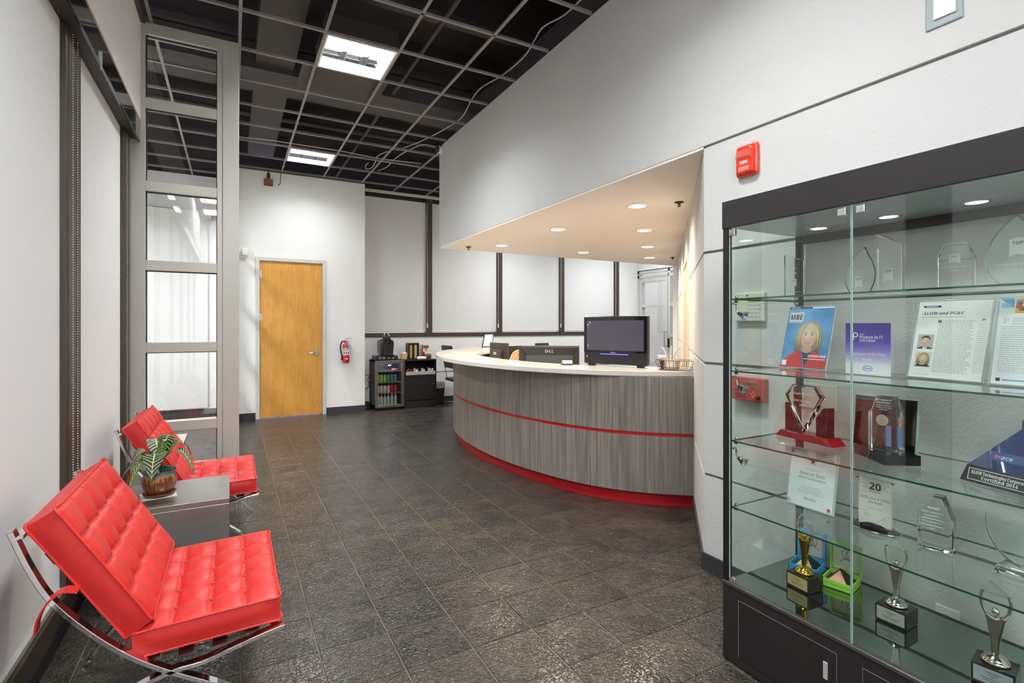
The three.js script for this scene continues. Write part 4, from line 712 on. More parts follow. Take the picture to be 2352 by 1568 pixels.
{
  const b = thing('kraft_bucket', 'kraft paper bucket heaped with sugar packets on the fridge top', 'bucket', [2.605, 0.835, -8.72]);
  part('bucket', lathe([[0, 0.004], [0.052, 0.004], [0.052, 0], [0.066, 0.1], [0.063, 0.1], [0.05, 0.01]], 28), std('#d9b878', 0.7), b);
  part('packet_heap', [0, 1, 2, 3, 4, 5].map(i => rb(0.05, 0.03, 0.006, 0.002).rotateZ(i * 0.7).rotateX(i * 0.5 - 1).translate(0.03 * Math.cos(i * 1.3), 0.105 + 0.006 * (i % 3), 0.03 * Math.sin(i * 1.3))), M.white, b);
  const c = thing('cup_dispenser', 'black cup dispenser tower stacked with yellow paper cups', 'dispenser', [2.775, 0.83, -8.76]);
  part('tower', [rb(0.025, 0.28, 0.16, 0.008, -0.085, 0.14, 0), rb(0.025, 0.28, 0.16, 0.008, 0.085, 0.14, 0), rb(0.03, 0.28, 0.16, 0.008, -0.005, 0.14, -0.01), rb(0.2, 0.02, 0.16, 0.008, 0, 0.275, 0), rb(0.2, 0.012, 0.16, 0.004, 0, 0.006, 0), rb(0.2, 0.28, 0.015, 0.004, 0, 0.14, -0.08)], M.plastic, c);
  for (const x of [-0.047, 0.04]) part('cup_stack', Array.from({ length: 7 }, (_, i) => lathe([[0.022, 0], [0.03, 0.085], [0.033, 0.088]], 20).translate(x, 0.02 + i * 0.024, 0.035)), std('#e0c079', 0.6), c);
  single('tissue_pack', 'low white rounded tissue pack on the snack cabinet', 'tissue', rb(0.16, 0.05, 0.09, 0.018, 2.9, 0.855, -8.65), M.white);
  const x = thing('carton', 'red and cream carton standing behind the stacked bowls', 'box', [3.02, 0.83, -8.84], 0.25);
  part('carton', rb(0.15, 0.25, 0.07, 0.003, 0, 0.125, 0), std('#e4dccf', 0.6), x);
  part('carton_print', sheet(0.148, 0.248, 0, 0.125, 0.0356), print(150, 250, (g, w, h) => { g.fillStyle = '#eadfce'; g.fillRect(0, 0, w, h); g.fillStyle = '#a3262b'; g.fillRect(0, 0, 22, h); g.fillRect(0, 130, 60, 120); g.fillStyle = '#2b1a14'; g.fillRect(30, 14, 108, 50); g.fillStyle = '#d8c3a4'; g.fillRect(44, 30, 80, 9); g.fillStyle = '#c88a34'; g.beginPath(); g.arc(84, 92, 24, 0, 7); g.fill(); }), x);
  const bw = (y, r, col, lab) => { const b2 = thing('bowl', lab, 'bowl', [3.04, y, -8.72]); part('bowl_wall', lathe([[0, 0.004], [r * 0.5, 0], [r * 0.55, 0.004], [r, 0.055], [r * 0.97, 0.055], [r * 0.5, 0.012], [0, 0.012]], 28), col, b2); };
  bw(0.83, 0.075, std('#7d6b5d', 0.4), 'brown bowl under the red bowl on the snack cabinet'); bw(0.862, 0.066, std('#b98d82', 0.4), 'rosy bowl stacked on the brown bowl');
}
{
  const t = thing('waste_bin', 'black waste bin with a clear liner beside the snack cabinet', 'bin', [3.27, 0, -8.85]);
  part('bin_body', slab([[-0.075, 0], [0.075, 0], [0.1, 0.36], [-0.1, 0.36]], 0.24, 0.01), std('#191718', 0.5), t);
  const n = layered(256, [[14, 1, 101], [30, 0.7, 102]]);
  part('bin_liner', gridMesh(48, 6, (u, v) => { const a = u * Math.PI * 2, q = 1 + (n[(((v * 40) | 0) * 256 + ((u * 255) | 0))] - 0.5) * 0.12, rx = 0.108 * q, rz = 0.128 * q, f = Math.pow(Math.abs(Math.cos(a)), 0.35) * Math.sign(Math.cos(a)), g = Math.pow(Math.abs(Math.sin(a)), 0.35) * Math.sign(Math.sin(a)); return [rx * f, 0.3 + 0.09 * v + 0.008 * Math.sin(a * 7), rz * g, u, v]; }), phy({ color: '#c9c9c6', roughness: 0.25, transmission: 0.35, thickness: 0, side: THREE.DoubleSide }), t);
}
single('fridge_cable', 'black power cable hanging beside the drinks fridge', 'cable', tube([[2.07, 0.55, -8.95], [2.03, 0.5, -8.9], [2.045, 0.42, -8.86], [2.02, 0.36, -8.85], [1.97, 0.34, -8.84], [1.965, 0.2, -8.84], [1.98, 0.06, -8.83], [2.04, 0.02, -8.86]], 0.006, 60, 6), M.black);
// ---------- things on the white wall ----------
{
  const t = thing('fire_extinguisher', 'red fire extinguisher with black hose hung beside the wooden door', 'extinguisher', [1.612, 0.815, ZBACK + 0.075]);
  part('cylinder', lathe([[0, 0], [0.05, 0.0], [0.056, 0.01], [0.056, 0.27], [0.045, 0.305], [0.022, 0.325], [0.022, 0.34], [0, 0.34]], 32), M.redMetal, t);
  part('label', new THREE.CylinderGeometry(0.0568, 0.0568, 0.13, 32, 1, true, -1.2, 2.4).translate(0, 0.175, 0), print(256, 140, (c, w, h) => { c.fillStyle = '#ece9e4'; c.fillRect(0, 0, w, h); c.fillStyle = '#3a3637'; for (let i = 0; i < 3; i++) { c.fillRect(40 + i * 62, 66, 34, 34); c.fillRect(30, 14 + i * 13, 190 - i * 40, 5); } c.fillStyle = '#c22'; c.fillRect(0, 118, w, 22); }), t);
  part('diamond_mark', [new THREE.CylinderGeometry(0.026, 0.026, 0.001, 4).rotateX(Math.PI / 2).scale(1, 0.55, 1).translate(0.0, 0.07, 0.0572)], M.white, t);
  part('valve', [cyl(0.018, 0.016, 0.04, 0, 0.335, 0, 16), rod([-0.01, 0.36, 0], [0.02, 0.345, 0.035], 0.012)], M.satin, t);
  part('lever', [rb(0.11, 0.012, 0.02, 0.004).rotateZ(0.1).translate(0.035, 0.395, 0), rb(0.09, 0.01, 0.02, 0.004).rotateZ(-0.3).translate(0.04, 0.355, 0)], M.chrome, t);
  part('hose', tube([[-0.01, 0.35, 0.01], [-0.06, 0.345, 0.01], [-0.085, 0.28, 0.01], [-0.078, 0.17, 0.01], [-0.065, 0.11, 0.012]], 0.011, 40, 10), M.black, t);
  part('nozzle', cyl(0.016, 0.011, 0.07, -0.064, 0.045, 0.012, 14), M.black, t);
  part('inspection_tag', rb(0.045, 0.085, 0.002, 0.0006).rotateZ(0.35).translate(0.05, 0.27, 0.062), std('#8fc0e6', 0.6), t);
  part('wall_bracket', bx(-0.02, 0.02, 0.1, 0.3, -0.075, -0.05), M.satin, t);
}
{ const t = thing('wall_sensor', 'small white sensor box high on the wall left of the wooden door', 'sensor', [0.165, 2.52, ZBACK]); part('case', slab([[-0.04, -0.05], [0.035, -0.05], [0.04, -0.02], [0.04, 0.05], [-0.04, 0.05]], 0.06, 0.008).translate(0, 0, 0.03), M.white, t); part('lens', rb(0.03, 0.03, 0.004, 0.002, 0, -0.01, 0.061), M.cream, t); }
{
  const t = thing('hanging_warning_plate', 'small dark red plate hanging from the ceiling grid before the white wall', 'sign', [0.475, 3.6, -8.636]);
  part('plate', rb(0.125, 0.105, 0.012, 0.003, 0, 0, 0), std('#7c2a22', 0.5), t);
  part('plate_print', sheet(0.1, 0.04, 0, 0.012, 0.0065), print(100, 40, (c, w, h) => { c.fillStyle = '#8f4a3c'; c.fillRect(0, 0, w, h); c.fillStyle = '#6b241d'; c.fillRect(6, 10, 88, 5); c.fillRect(6, 24, 88, 5); }), t);
  part('hanger', [rb(0.05, 0.08, 0.03, 0.006, 0, 0.1, 0), cyl(0.008, 0.008, 0.07, 0, 0.125, 0, 10)], std('#2f3a2c', 0.6), t);
}
single('loose_wire', 'thin black wire hanging loose from the ceiling grid', 'wire', tube([[0.64, 3.78, -8.5], [0.635, 3.66, -8.5], [0.625, 3.56, -8.5], [0.6, 3.545, -8.5], [0.61, 3.53, -8.5]], 0.005, 30, 6), M.black);
// ---------- cables on the ceiling grid ----------
const cableMat = std('#c9c0b4', 0.5);
single('ceiling_cable', 'long pale flexible conduit lying in loops over the grid beside the soffit', 'cable', tube([[2.268, 3.835, -3.068], [2.265, 3.835, -3.318], [2.208, 3.835, -3.527], [2.244, 3.835, -3.724], [2.295, 3.835, -3.958], [2.290, 3.835, -4.367], [2.218, 3.835, -4.735], [2.239, 3.835, -4.997], [2.333, 3.835, -5.517], [2.289, 3.835, -5.932], [2.160, 3.835, -6.494], [1.987, 3.835, -6.968]], 0.0062, 120, 6), cableMat);
single('ceiling_cable', 'pale cable running from the dome camera across the grid', 'cable', tube([[2.404, 3.835, -6.585], [2.247, 3.835, -6.576], [2.124, 3.835, -6.914], [2.058, 3.835, -7.373], [2.060, 3.835, -7.791], [1.987, 3.835, -8.031]], 0.0062, 60, 6), cableMat);
single('ceiling_cable', 'short pale cable ending in a coil above the far grid', 'cable', tube([[1.936, 3.835, -6.937], [1.814, 3.835, -7.331], [1.848, 3.835, -7.623], [1.860, 3.835, -7.949], [1.812, 3.835, -8.026], [1.761, 3.835, -7.857], [1.767, 3.835, -7.713]], 0.007, 60, 6), cableMat);
single('ceiling_cable', 'thin pale cable along a cross tee towards the far window', 'cable', tube([[0.063, 3.810, -7.363], [0.419, 3.810, -7.308], [0.838, 3.810, -7.299], [1.340, 3.810, -7.297], [1.770, 3.810, -7.354], [2.447, 3.810, -7.299]], 0.007, 60, 6), cableMat);
{ const t = thing('dome_camera', 'white dome camera at the top corner of the soffit', 'camera', [XR - 0.0, 3.73, -6.38], -Math.PI / 2); part('mount', cylZ(0.05, 0.04, 0, 0, 0.02, 24), M.white, t); part('dome', new THREE.SphereGeometry(0.04, 20, 12, 0, Math.PI * 2, 0, Math.PI / 2).rotateX(Math.PI / 2).translate(0, 0, 0.04), M.plasticGrey, t); }
// ---------- devices on the right hand wall ----------
const onRight = (name, label, cat, y, z) => thing(name, label, cat, [XR, y, z], -Math.PI / 2);
{
  const t = onRight('fire_alarm', 'red fire alarm horn with clear strobe above the black showcase', 'alarm', 2.292, -1.79);
  part('base_plate', rb(0.128, 0.165, 0.03, 0.014, 0, 0, 0.015, 4), M.redPlastic, t);
  part('face', slab([[-0.05, -0.068], [0.05, -0.068], [0.05, 0.05], [0.035, 0.068], [-0.035, 0.068], [-0.05, 0.05]], 0.02, 0.006).translate(0, 0, 0.036), M.redPlastic, t);
  part('strobe', slab([[-0.045, -0.018], [0.045, -0.018], [0.036, 0.018], [-0.036, 0.018]], 0.024, 0.006).translate(0, 0.028, 0.05), phy({ color: '#f2f2f2', roughness: 0.05, transmission: 0.9, thickness: 0 }), t);
  part('lettering', lettering('FIRE', 0.017, 0.001).translate(0, -0.014, 0.0462), M.white, t);
  for (let i = 0; i < 6; i++) part('sound_slot', rb(0.004, 0.022, 0.002, 0.0008).rotateZ(-0.15).translate(-0.028 + i * 0.011, -0.046, 0.0465), M.cream, t);
}
{
  const t = onRight('alarm_keypad', 'white alarm keypad with a green display on the wall beside the showcase', 'keypad', 1.515, -1.775);
  part('case', rb(0.175, 0.15, 0.025, 0.005, 0, 0, 0.0125), M.cream, t);
  part('display', rb(0.07, 0.012, 0.003, 0.001, 0.03, 0.032, 0.025), std('#8a9a3a', 0.4), t);
  for (let r = 0; r < 4; r++) for (let c = 0; c < 4; c++) part('key', rb(0.013, 0.009, 0.004, 0.0018, 0.0 + c * 0.02, 0.012 - r * 0.02, 0.026), std('#cbc9bd', 0.5), t);
  part('maker_mark', rb(0.014, 0.009, 0.001, 0.0004, -0.01, 0.06, 0.0252), M.plasticGrey, t);
}
{
  const t = onRight('fire_annunciator', 'red fire control panel with small grey display on the wall beside the showcase', 'control panel', 1.083, -1.775);
  part('case', rb(0.195, 0.12, 0.045, 0.005, 0, 0, 0.0225), std('#b5352f', 0.45), t);
  part('display_frame', rb(0.105, 0.034, 0.003, 0.001, 0.022, 0.031, 0.045), std('#c9574f', 0.45), t);
  part('display', rb(0.085, 0.018, 0.003, 0.001, 0.022, 0.03, 0.0465), std('#5d6352', 0.3), t);
  for (let r = 0; r < 3; r++) for (let c = 0; c < 4; c++) part('key', rb(0.012, 0.007, 0.003, 0.001, -0.07 + c * 0.02, -0.008 - r * 0.016, 0.046), M.plasticGrey, t);
  for (const [x, y] of [[0.03, 0], [0.05, 0], [0.04, 0.012], [0.04, -0.012]]) part('arrow_key', new THREE.CylinderGeometry(0.004, 0.004, 0.003, 3).rotateX(Math.PI / 2).translate(x, y - 0.022, 0.046), M.cream, t);
  part('lock', cylZ(0.011, 0.008, 0.07, -0.036, 0.047), M.plastic, t);
}
{
  const t = onRight('switch_plate', 'cream double switch plate seen behind the clear diamond award', 'switch', 1.085, -1.44);
  part('plate', rb(0.2, 0.115, 0.006, 0.002, 0, 0, 0.003), M.cream, t);
  for (const x of [-0.045, 0.045]) { part('toggle', rb(0.01, 0.024, 0.014, 0.003, x, 0, 0.01), M.cream, t); }
}
{
  const t = onRight('wall_outlet', 'white power outlet low on the wall inside the showcase', 'outlet', 0.278, -0.93);
  part('plate', rb(0.075, 0.115, 0.006, 0.002, 0, 0, 0.003), M.white, t);
  for (const y of [-0.02, 0.02]) { const f = part('socket_face', cylZ(0.016, 0.003, 0, y, 0.007, 20), M.cream, t); for (const s of [-1, 1]) part('slot', bx(s * 0.006 - 0.001, s * 0.006 + 0.001, y - 0.004, y + 0.005, 0.0086, 0.009), M.black, f); }
}
{
  const t = onRight('junction_plate', 'white blank plate in a grey wall box high above the showcase', 'wall box', 2.66, -0.94);
  part('box_rim', rb(0.118, 0.17, 0.008, 0.006, 0, 0, 0.003), std('#8f9a9c', 0.45), t);
  part('cover', rb(0.072, 0.125, 0.008, 0.002, 0.004, 0.008, 0.009), M.white, t);
}
// ---------- glass showcase ----------
const SX0 = 1.84, SX1 = 2.375, SZ0 = -1.496, SZ1 = -0.44, SZM = -0.979;
const SHELVES = [1.532, 1.226, 0.928, 0.645], DECK = 0.33;
{
  const t = thing('display_showcase', 'tall black framed glass showcase of awards against the plaster wall', 'display case');
  const k = M.showcaseBlack;
  part('base_cabinet', [bx(SX0 + 0.02, SX1, 0.02, 0.318, SZ0 + 0.004, SZ1), bx(SX0 + 0.012, SX1, 0, 0.02, SZ0 + 0.01, SZ1 - 0.01)], k, t);
  part('base_front', rbx(SX0, SX0 + 0.02, 0.004, 0.322, SZ0, SZ1, 0.002), k, t);
  for (const [a, b] of [[-1.417, -1.024], [-0.94, -0.5]]) {
    const d = part('base_door', rbx(SX0 - 0.002, SX0 + 0.003, 0.045, 0.278, a, b, 0.001), k, t);
    part('edge_line', [bx(SX0 - 0.0025, SX0 - 0.0015, 0.2785, 0.2795, a, b), bx(SX0 - 0.0025, SX0 - 0.0015, 0.045, 0.279, a - 0.001, a), bx(SX0 - 0.0025, SX0 - 0.0015, 0.045, 0.279, b, b + 0.001)], std('#8a8583', 0.5), d);
    part('pull', [rbx(SX0 - 0.006, SX0 - 0.001, 0.17, 0.23, b - 0.045, b - 0.03, 0.001)], M.aluLight, d);
  }
  part('deck', bx(SX0 + 0.012, 2.325, 0.318, DECK, SZ0 + 0.006, SZ1 - 0.004), M.deckMirror, t);
  part('deck_track', [rbx(SX0 - 0.003, SX0 + 0.02, 0.32, 0.335, SZ0, SZ1, 0.003)], std('#5d5a59', 0.3, 0.6), t);
  part('header', rbx(SX0, SX1, 1.845, 1.943, SZ0, SZ1, 0.002), k, t);
  part('header_front', rbx(SX0 - 0.002, SX0 + 0.016, 1.829, 1.944, SZ0 - 0.003, SZ1, 0.002), k, t);
  part('canopy', bx(SX0 + 0.016, SX1, 1.836, 1.846, SZ0 + 0.004, SZ1 - 0.004), std('#aeb4b4', 0.3, 0.3), t);
  part('rear_rail', rbx(2.35, SX1, 1.8, 1.846, SZ0, SZ1, 0.002), k, t);
  for (const [x, z] of [[SX0 + 0.001, SZ0], [2.345, SZ0], [SX0 + 0.001, SZ1 - 0.026], [2.345, SZ1 - 0.026]]) part('post', rbx(x, x + 0.026, DECK - 0.01, 1.846, z, z + 0.026, 0.002), M.black, t);
  part('slotted_standard', [bx(2.352, 2.36, DECK, 1.8, SZ0 + 0.026, SZ0 + 0.028)], M.plasticGrey, t);
  part('side_pane', bx(SX0 + 0.027, 2.345, DECK, 1.836, SZ0 + 0.01, SZ0 + 0.015), M.paneGreen, t);
  part('side_pane', bx(SX0 + 0.027, 2.345, DECK, 1.836, SZ1 - 0.015, SZ1 - 0.01), M.paneGreen, t);
  for (const [a, b] of [[SZ0 + 0.03, SZM - 0.002], [SZM + 0.002, SZ1 - 0.03]]) {
    const d = part('glass_door', bx(SX0 + 0.004, SX0 + 0.009, DECK + 0.007, 1.827, a, b), M.paneGreen, t);
    part('door_edge', [bx(SX0 + 0.0035, SX0 + 0.0095, DECK + 0.007, 1.827, a - 0.0006, a + 0.0006), bx(SX0 + 0.0035, SX0 + 0.0095, DECK + 0.007, 1.827, b - 0.0006, b + 0.0006)], std('#9fb5ad', 0.2), d);
  }
  const clip = (z, y) => part('door_clip', [rbx(SX0 - 0.002, SX0 + 0.016, y - 0.016, y + 0.012, z - 0.014, z + 0.014, 0.003), cylX(0.008, 0.022, SX0 + 0.007, y - 0.002, z - 0.003, 14)], M.chrome, t);
  for (const z of [SZ0 + 0.045, SZM - 0.03, SZM + 0.03, SZ1 - 0.045]) clip(z, 1.81);
  for (const z of [SZ0 + 0.045, SZ1 - 0.045]) clip(z, DECK + 0.016);
  // small lamps on brackets at the front corner
  for (const y of [1.49, 1.18, 0.875]) {
    const f = part('spot_bracket', [tube([[1.868, y + 0.02, SZ0 + 0.03], [1.885, y + 0.02, SZ0 + 0.03], [1.89, y, SZ0 + 0.03], [1.89, y - 0.02, SZ0 + 0.035]], 0.004, 14, 8)], M.chrome, t);
    part('spot_head', lathe([[0.006, 0], [0.009, 0.004], [0.01, 0.014], [0.0125, 0.018], [0.018, 0.036], [0.02, 0.038], [0.017, 0.037], [0.0, 0.03]], 18).rotateX(112 * DEG).translate(1.89, y - 0.02, SZ0 + 0.036), M.chrome, f);
  }
  // lamps in the canopy
  const glow = std('#ffffff', 0.5, 0, { emissive: COOL, emissiveIntensity: 5 });
  for (const z of [-1.306, -1.038, -0.773]) {
    const r = part('canopy_lamp_ring', lathe([[0.03, 0.0], [0.032, -0.004], [0.042, -0.003], [0.044, 0]], 32).translate(2.21, 1.836, z), M.satin, t);
    part('lamp_face', cyl(0.03, 0.03, 0.002, 2.21, 1.833, z, 24), glow, r);
    const l = new THREE.SpotLight(COOL, SHOW_POWER, 0, 50 * DEG, 0.9, 2); l.position.set(2.21, 1.828, z); l.target.position.set(2.21, 0, z); l.castShadow = true; l.shadow.radius = 1.3; l.name = 'showcase_beam'; scene.add(l, l.target);
  }
}
SHELVES.forEach((y, i) => {
  const t = thing('glass_shelf', ['topmost', 'second', 'third', 'lowest'][i] + ' green edged glass shelf inside the showcase', 'shelf', [0, y, 0]);
  const x0 = 1.872, x1 = 2.325, z0 = SZ0 + 0.018, z1 = SZ1 - 0.018;
  part('shelf_pane', [new THREE.PlaneGeometry(x1 - x0, z1 - z0).rotateX(-Math.PI / 2).translate((x0 + x1) / 2, 0, (z0 + z1) / 2)], M.paneGreen, t);
  part('shelf_edge', [bx(x0 - 0.001, x0, -0.006, 0, z0, z1), bx(x1, x1 + 0.001, -0.006, 0, z0, z1), bx(x0, x1, -0.006, 0, z0 - 0.001, z0), bx(x0, x1, -0.006, 0, z1, z1 + 0.001)], M.glassEdge, t);
  for (const [x, z] of [[x0 + 0.02, z0], [x1 - 0.02, z0], [x0 + 0.02, z1], [x1 - 0.02, z1]]) part('shelf_pin', [ball(0.008, x, 0.008, z + (z < -1 ? 0.01 : -0.01), 12, 8), cylZ(0.006, 0.016, x, -0.012, z + (z < -1 ? 0.01 : -0.01))], M.chrome, t);
});
// ---------- awards ----------
const F = -Math.PI / 2;                                  // facing the room
const award = (name, label, cat, x, y, z, turn = 0) => thing(name, label, cat, [x, y + 0.002, z], F + turn * DEG);
// white engraving on clear material
function engraved(w, h, draw) { return print(w, h, (c) => { c.clearRect(0, 0, w, h); c.fillStyle = '#f2f6f5'; c.strokeStyle = '#f2f6f5'; c.textAlign = 'center'; draw(c, w, h); }, { transparent: true, roughness: 0.7 }); }
function ribbonMark(c, x, y, w, h) { c.globalAlpha = 0.75; c.beginPath(); c.moveTo(x - w / 2, y + h * 0.1); c.lineTo(x, y); c.lineTo(x + w / 2, y + h * 0.1); c.lineTo(x + w / 2, y + h); c.lineTo(x, y + h * 0.86); c.lineTo(x - w / 2, y + h); c.closePath(); c.fill(); c.globalAlpha = 1; c.save(); c.fillStyle = '#6b7f7a'; c.font = `bold ${h * 0.24 | 0}px sans-serif`; c.fillText('TOP', x, y + h * 0.38); c.restore(); }
{
  const t = award('slanted_award', 'small green tinted glass award with slanted top on the topmost shelf', 'award', 2.12, SHELVES[0], -1.354);
  part('glass_body', slab([[-0.046, 0.004], [0.046, 0.004], [0.046, 0.158], [-0.046, 0.19]], 0.014, 0.002), M.jade, t);
  part('glass_foot', rb(0.13, 0.006, 0.05, 0.001, 0, 0.003, 0), M.jade, t);
  part('engraving', sheet(0.08, 0.14, 0, 0.08, 0.0075), engraved(160, 280, (c) => { c.font = 'bold 17px sans-serif'; c.fillText('2014', 80, 50); c.fillText('ALOM', 80, 92); ribbonMark(c, 80, 130, 46, 70); c.font = '11px sans-serif'; c.fillText('#SupplyChainNewsGroup', 80, 250); }), t);
}
{
  const t = award('leaf_award', 'green tinted leaf shaped glass award on the topmost shelf', 'award', 2.12, SHELVES[0], -1.095);
  const s = new THREE.Shape(); s.moveTo(-0.03, 0.003); s.bezierCurveTo(-0.07, 0.06, -0.06, 0.13, 0.02, 0.182); s.bezierCurveTo(0.03, 0.14, 0.085, 0.09, 0.03, 0.003); s.closePath();
  part('glass_body', slab(s, 0.014, 0.002), M.jade, t);
  part('glass_foot', rb(0.1, 0.004, 0.05, 0.001, 0, 0.002, 0), M.jade, t);
  part('engraving', sheet(0.09, 0.14, 0.0, 0.075, 0.0075), engraved(180, 280, (c) => { c.font = 'bold 16px sans-serif'; c.fillText('2015', 90, 62); c.fillText('ALOM Technologies', 92, 106); ribbonMark(c, 90, 140, 54, 92); }), t);
}
{
  const t = award('slanted_award', 'taller clear crystal award with slanted top on the topmost shelf', 'award', 2.12, SHELVES[0], -0.99);
  part('crystal_body', slab([[-0.042, 0.008], [0.042, 0.008], [0.042, 0.178], [-0.042, 0.222]], 0.03, 0.002), M.crystal, t);
  part('crystal_foot', rb(0.1, 0.008, 0.06, 0.001, 0, 0.004, 0), M.crystal, t);
  part('engraving', sheet(0.078, 0.15, 0, 0.088, 0.0157), engraved(156, 300, (c) => { c.font = 'bold 18px sans-serif'; c.fillText('2016', 78, 50); c.font = 'bold 16px sans-serif'; c.fillText('ALOM Technologies', 78, 86); ribbonMark(c, 78, 130, 66, 110); }), t);
}
{
  const t = award('crystal_block_award', 'thick clear crystal award with sloping shoulders on the topmost shelf', 'award', 2.12, SHELVES[0], -0.795, 12);
  const s = [[-0.048, 0.002], [0.048, 0.002], [0.048, 0.115], [0.03, 0.152], [-0.03, 0.152], [-0.048, 0.115]];
  part('crystal_body', slab(s, 0.055, 0.004), M.crystal, t);
  part('front_facet', slab([[-0.042, 0.09], [0.042, 0.09], [0.03, 0.148], [-0.03, 0.148]], 0.006, 0.002).rotateX(-0.12).translate(0, 0.01, 0.028), M.crystal, t);
  part('engraving', sheet(0.07, 0.12, 0, 0.07, 0.0285), engraved(140, 240, (c) => { ribbonMark(c, 70, 18, 60, 66); c.font = 'bold 15px sans-serif'; c.fillText('ALOM Technologies', 70, 112); c.fillText('2017', 70, 138); }), t);
}
{
  const t = award('teardrop_award', 'large round green tinted glass award with pointed tip on the topmost shelf', 'award', 2.13, SHELVES[0], -0.642);
  const s = new THREE.Shape(); s.moveTo(-0.03, 0.004); s.bezierCurveTo(-0.1, 0.04, -0.1, 0.15, -0.005, 0.224); s.bezierCurveTo(0.02, 0.19, 0.1, 0.12, 0.06, 0.04); s.bezierCurveTo(0.05, 0.02, 0.04, 0.01, 0.03, 0.004); s.closePath();
  part('glass_body', slab(s, 0.018, 0.003), M.jade, t);
  part('glass_foot', rb(0.12, 0.006, 0.06, 0.001, 0, 0.003, 0), M.jade, t);
  part('engraving', sheet(0.12, 0.17, 0, 0.1, 0.0095), engraved(240, 340, (c) => { ribbonMark(c, 120, 60, 84, 120); c.font = 'bold 22px sans-serif'; c.fillText('ALOM Technologies', 120, 232); c.fillText('2018', 120, 272); }), t);
}
// framed prints in acrylic stands
function acrylic(name, label, x, z, turn, w, h, lean, drawn, tw = 360, th = 480) {
  const t = award(name, label, 'print', x, SHELVES[1], z, turn);
  const k = Math.tan(lean * DEG);
  part('acrylic_back', rb(w + 0.012, h + 0.008, 0.003, 0.001, 0, h / 2 + 0.004, -0.003).rotateX(-lean * DEG), M.pane, t);
  part('acrylic_foot', rb(w + 0.012, 0.003, 0.075, 0.001, 0, 0.0018, -0.036), M.pane, t);
  part('printed_page', sheet(w, h, 0, h / 2 + 0.004, 0).rotateX(-lean * DEG), print(tw, th, drawn, { roughness: 0.35, side: THREE.DoubleSide }), t);
  part('acrylic_edge', [rb(w + 0.012, 0.003, 0.004, 0.001, 0, h + 0.008, -0.002), rb(0.003, h, 0.004, 0.001, w / 2 + 0.005, h / 2, -0.002), rb(0.003, h, 0.004, 0.001, -w / 2 - 0.005, h / 2, -0.002), rb(w + 0.012, 0.003, 0.006, 0.001, 0, 0.003, 0.001)].map(g => g.rotateX(-lean * DEG)), phy({ color: '#dfeeea', roughness: 0.1, transmission: 0.5, thickness: 0 }), t);
  return t;
}
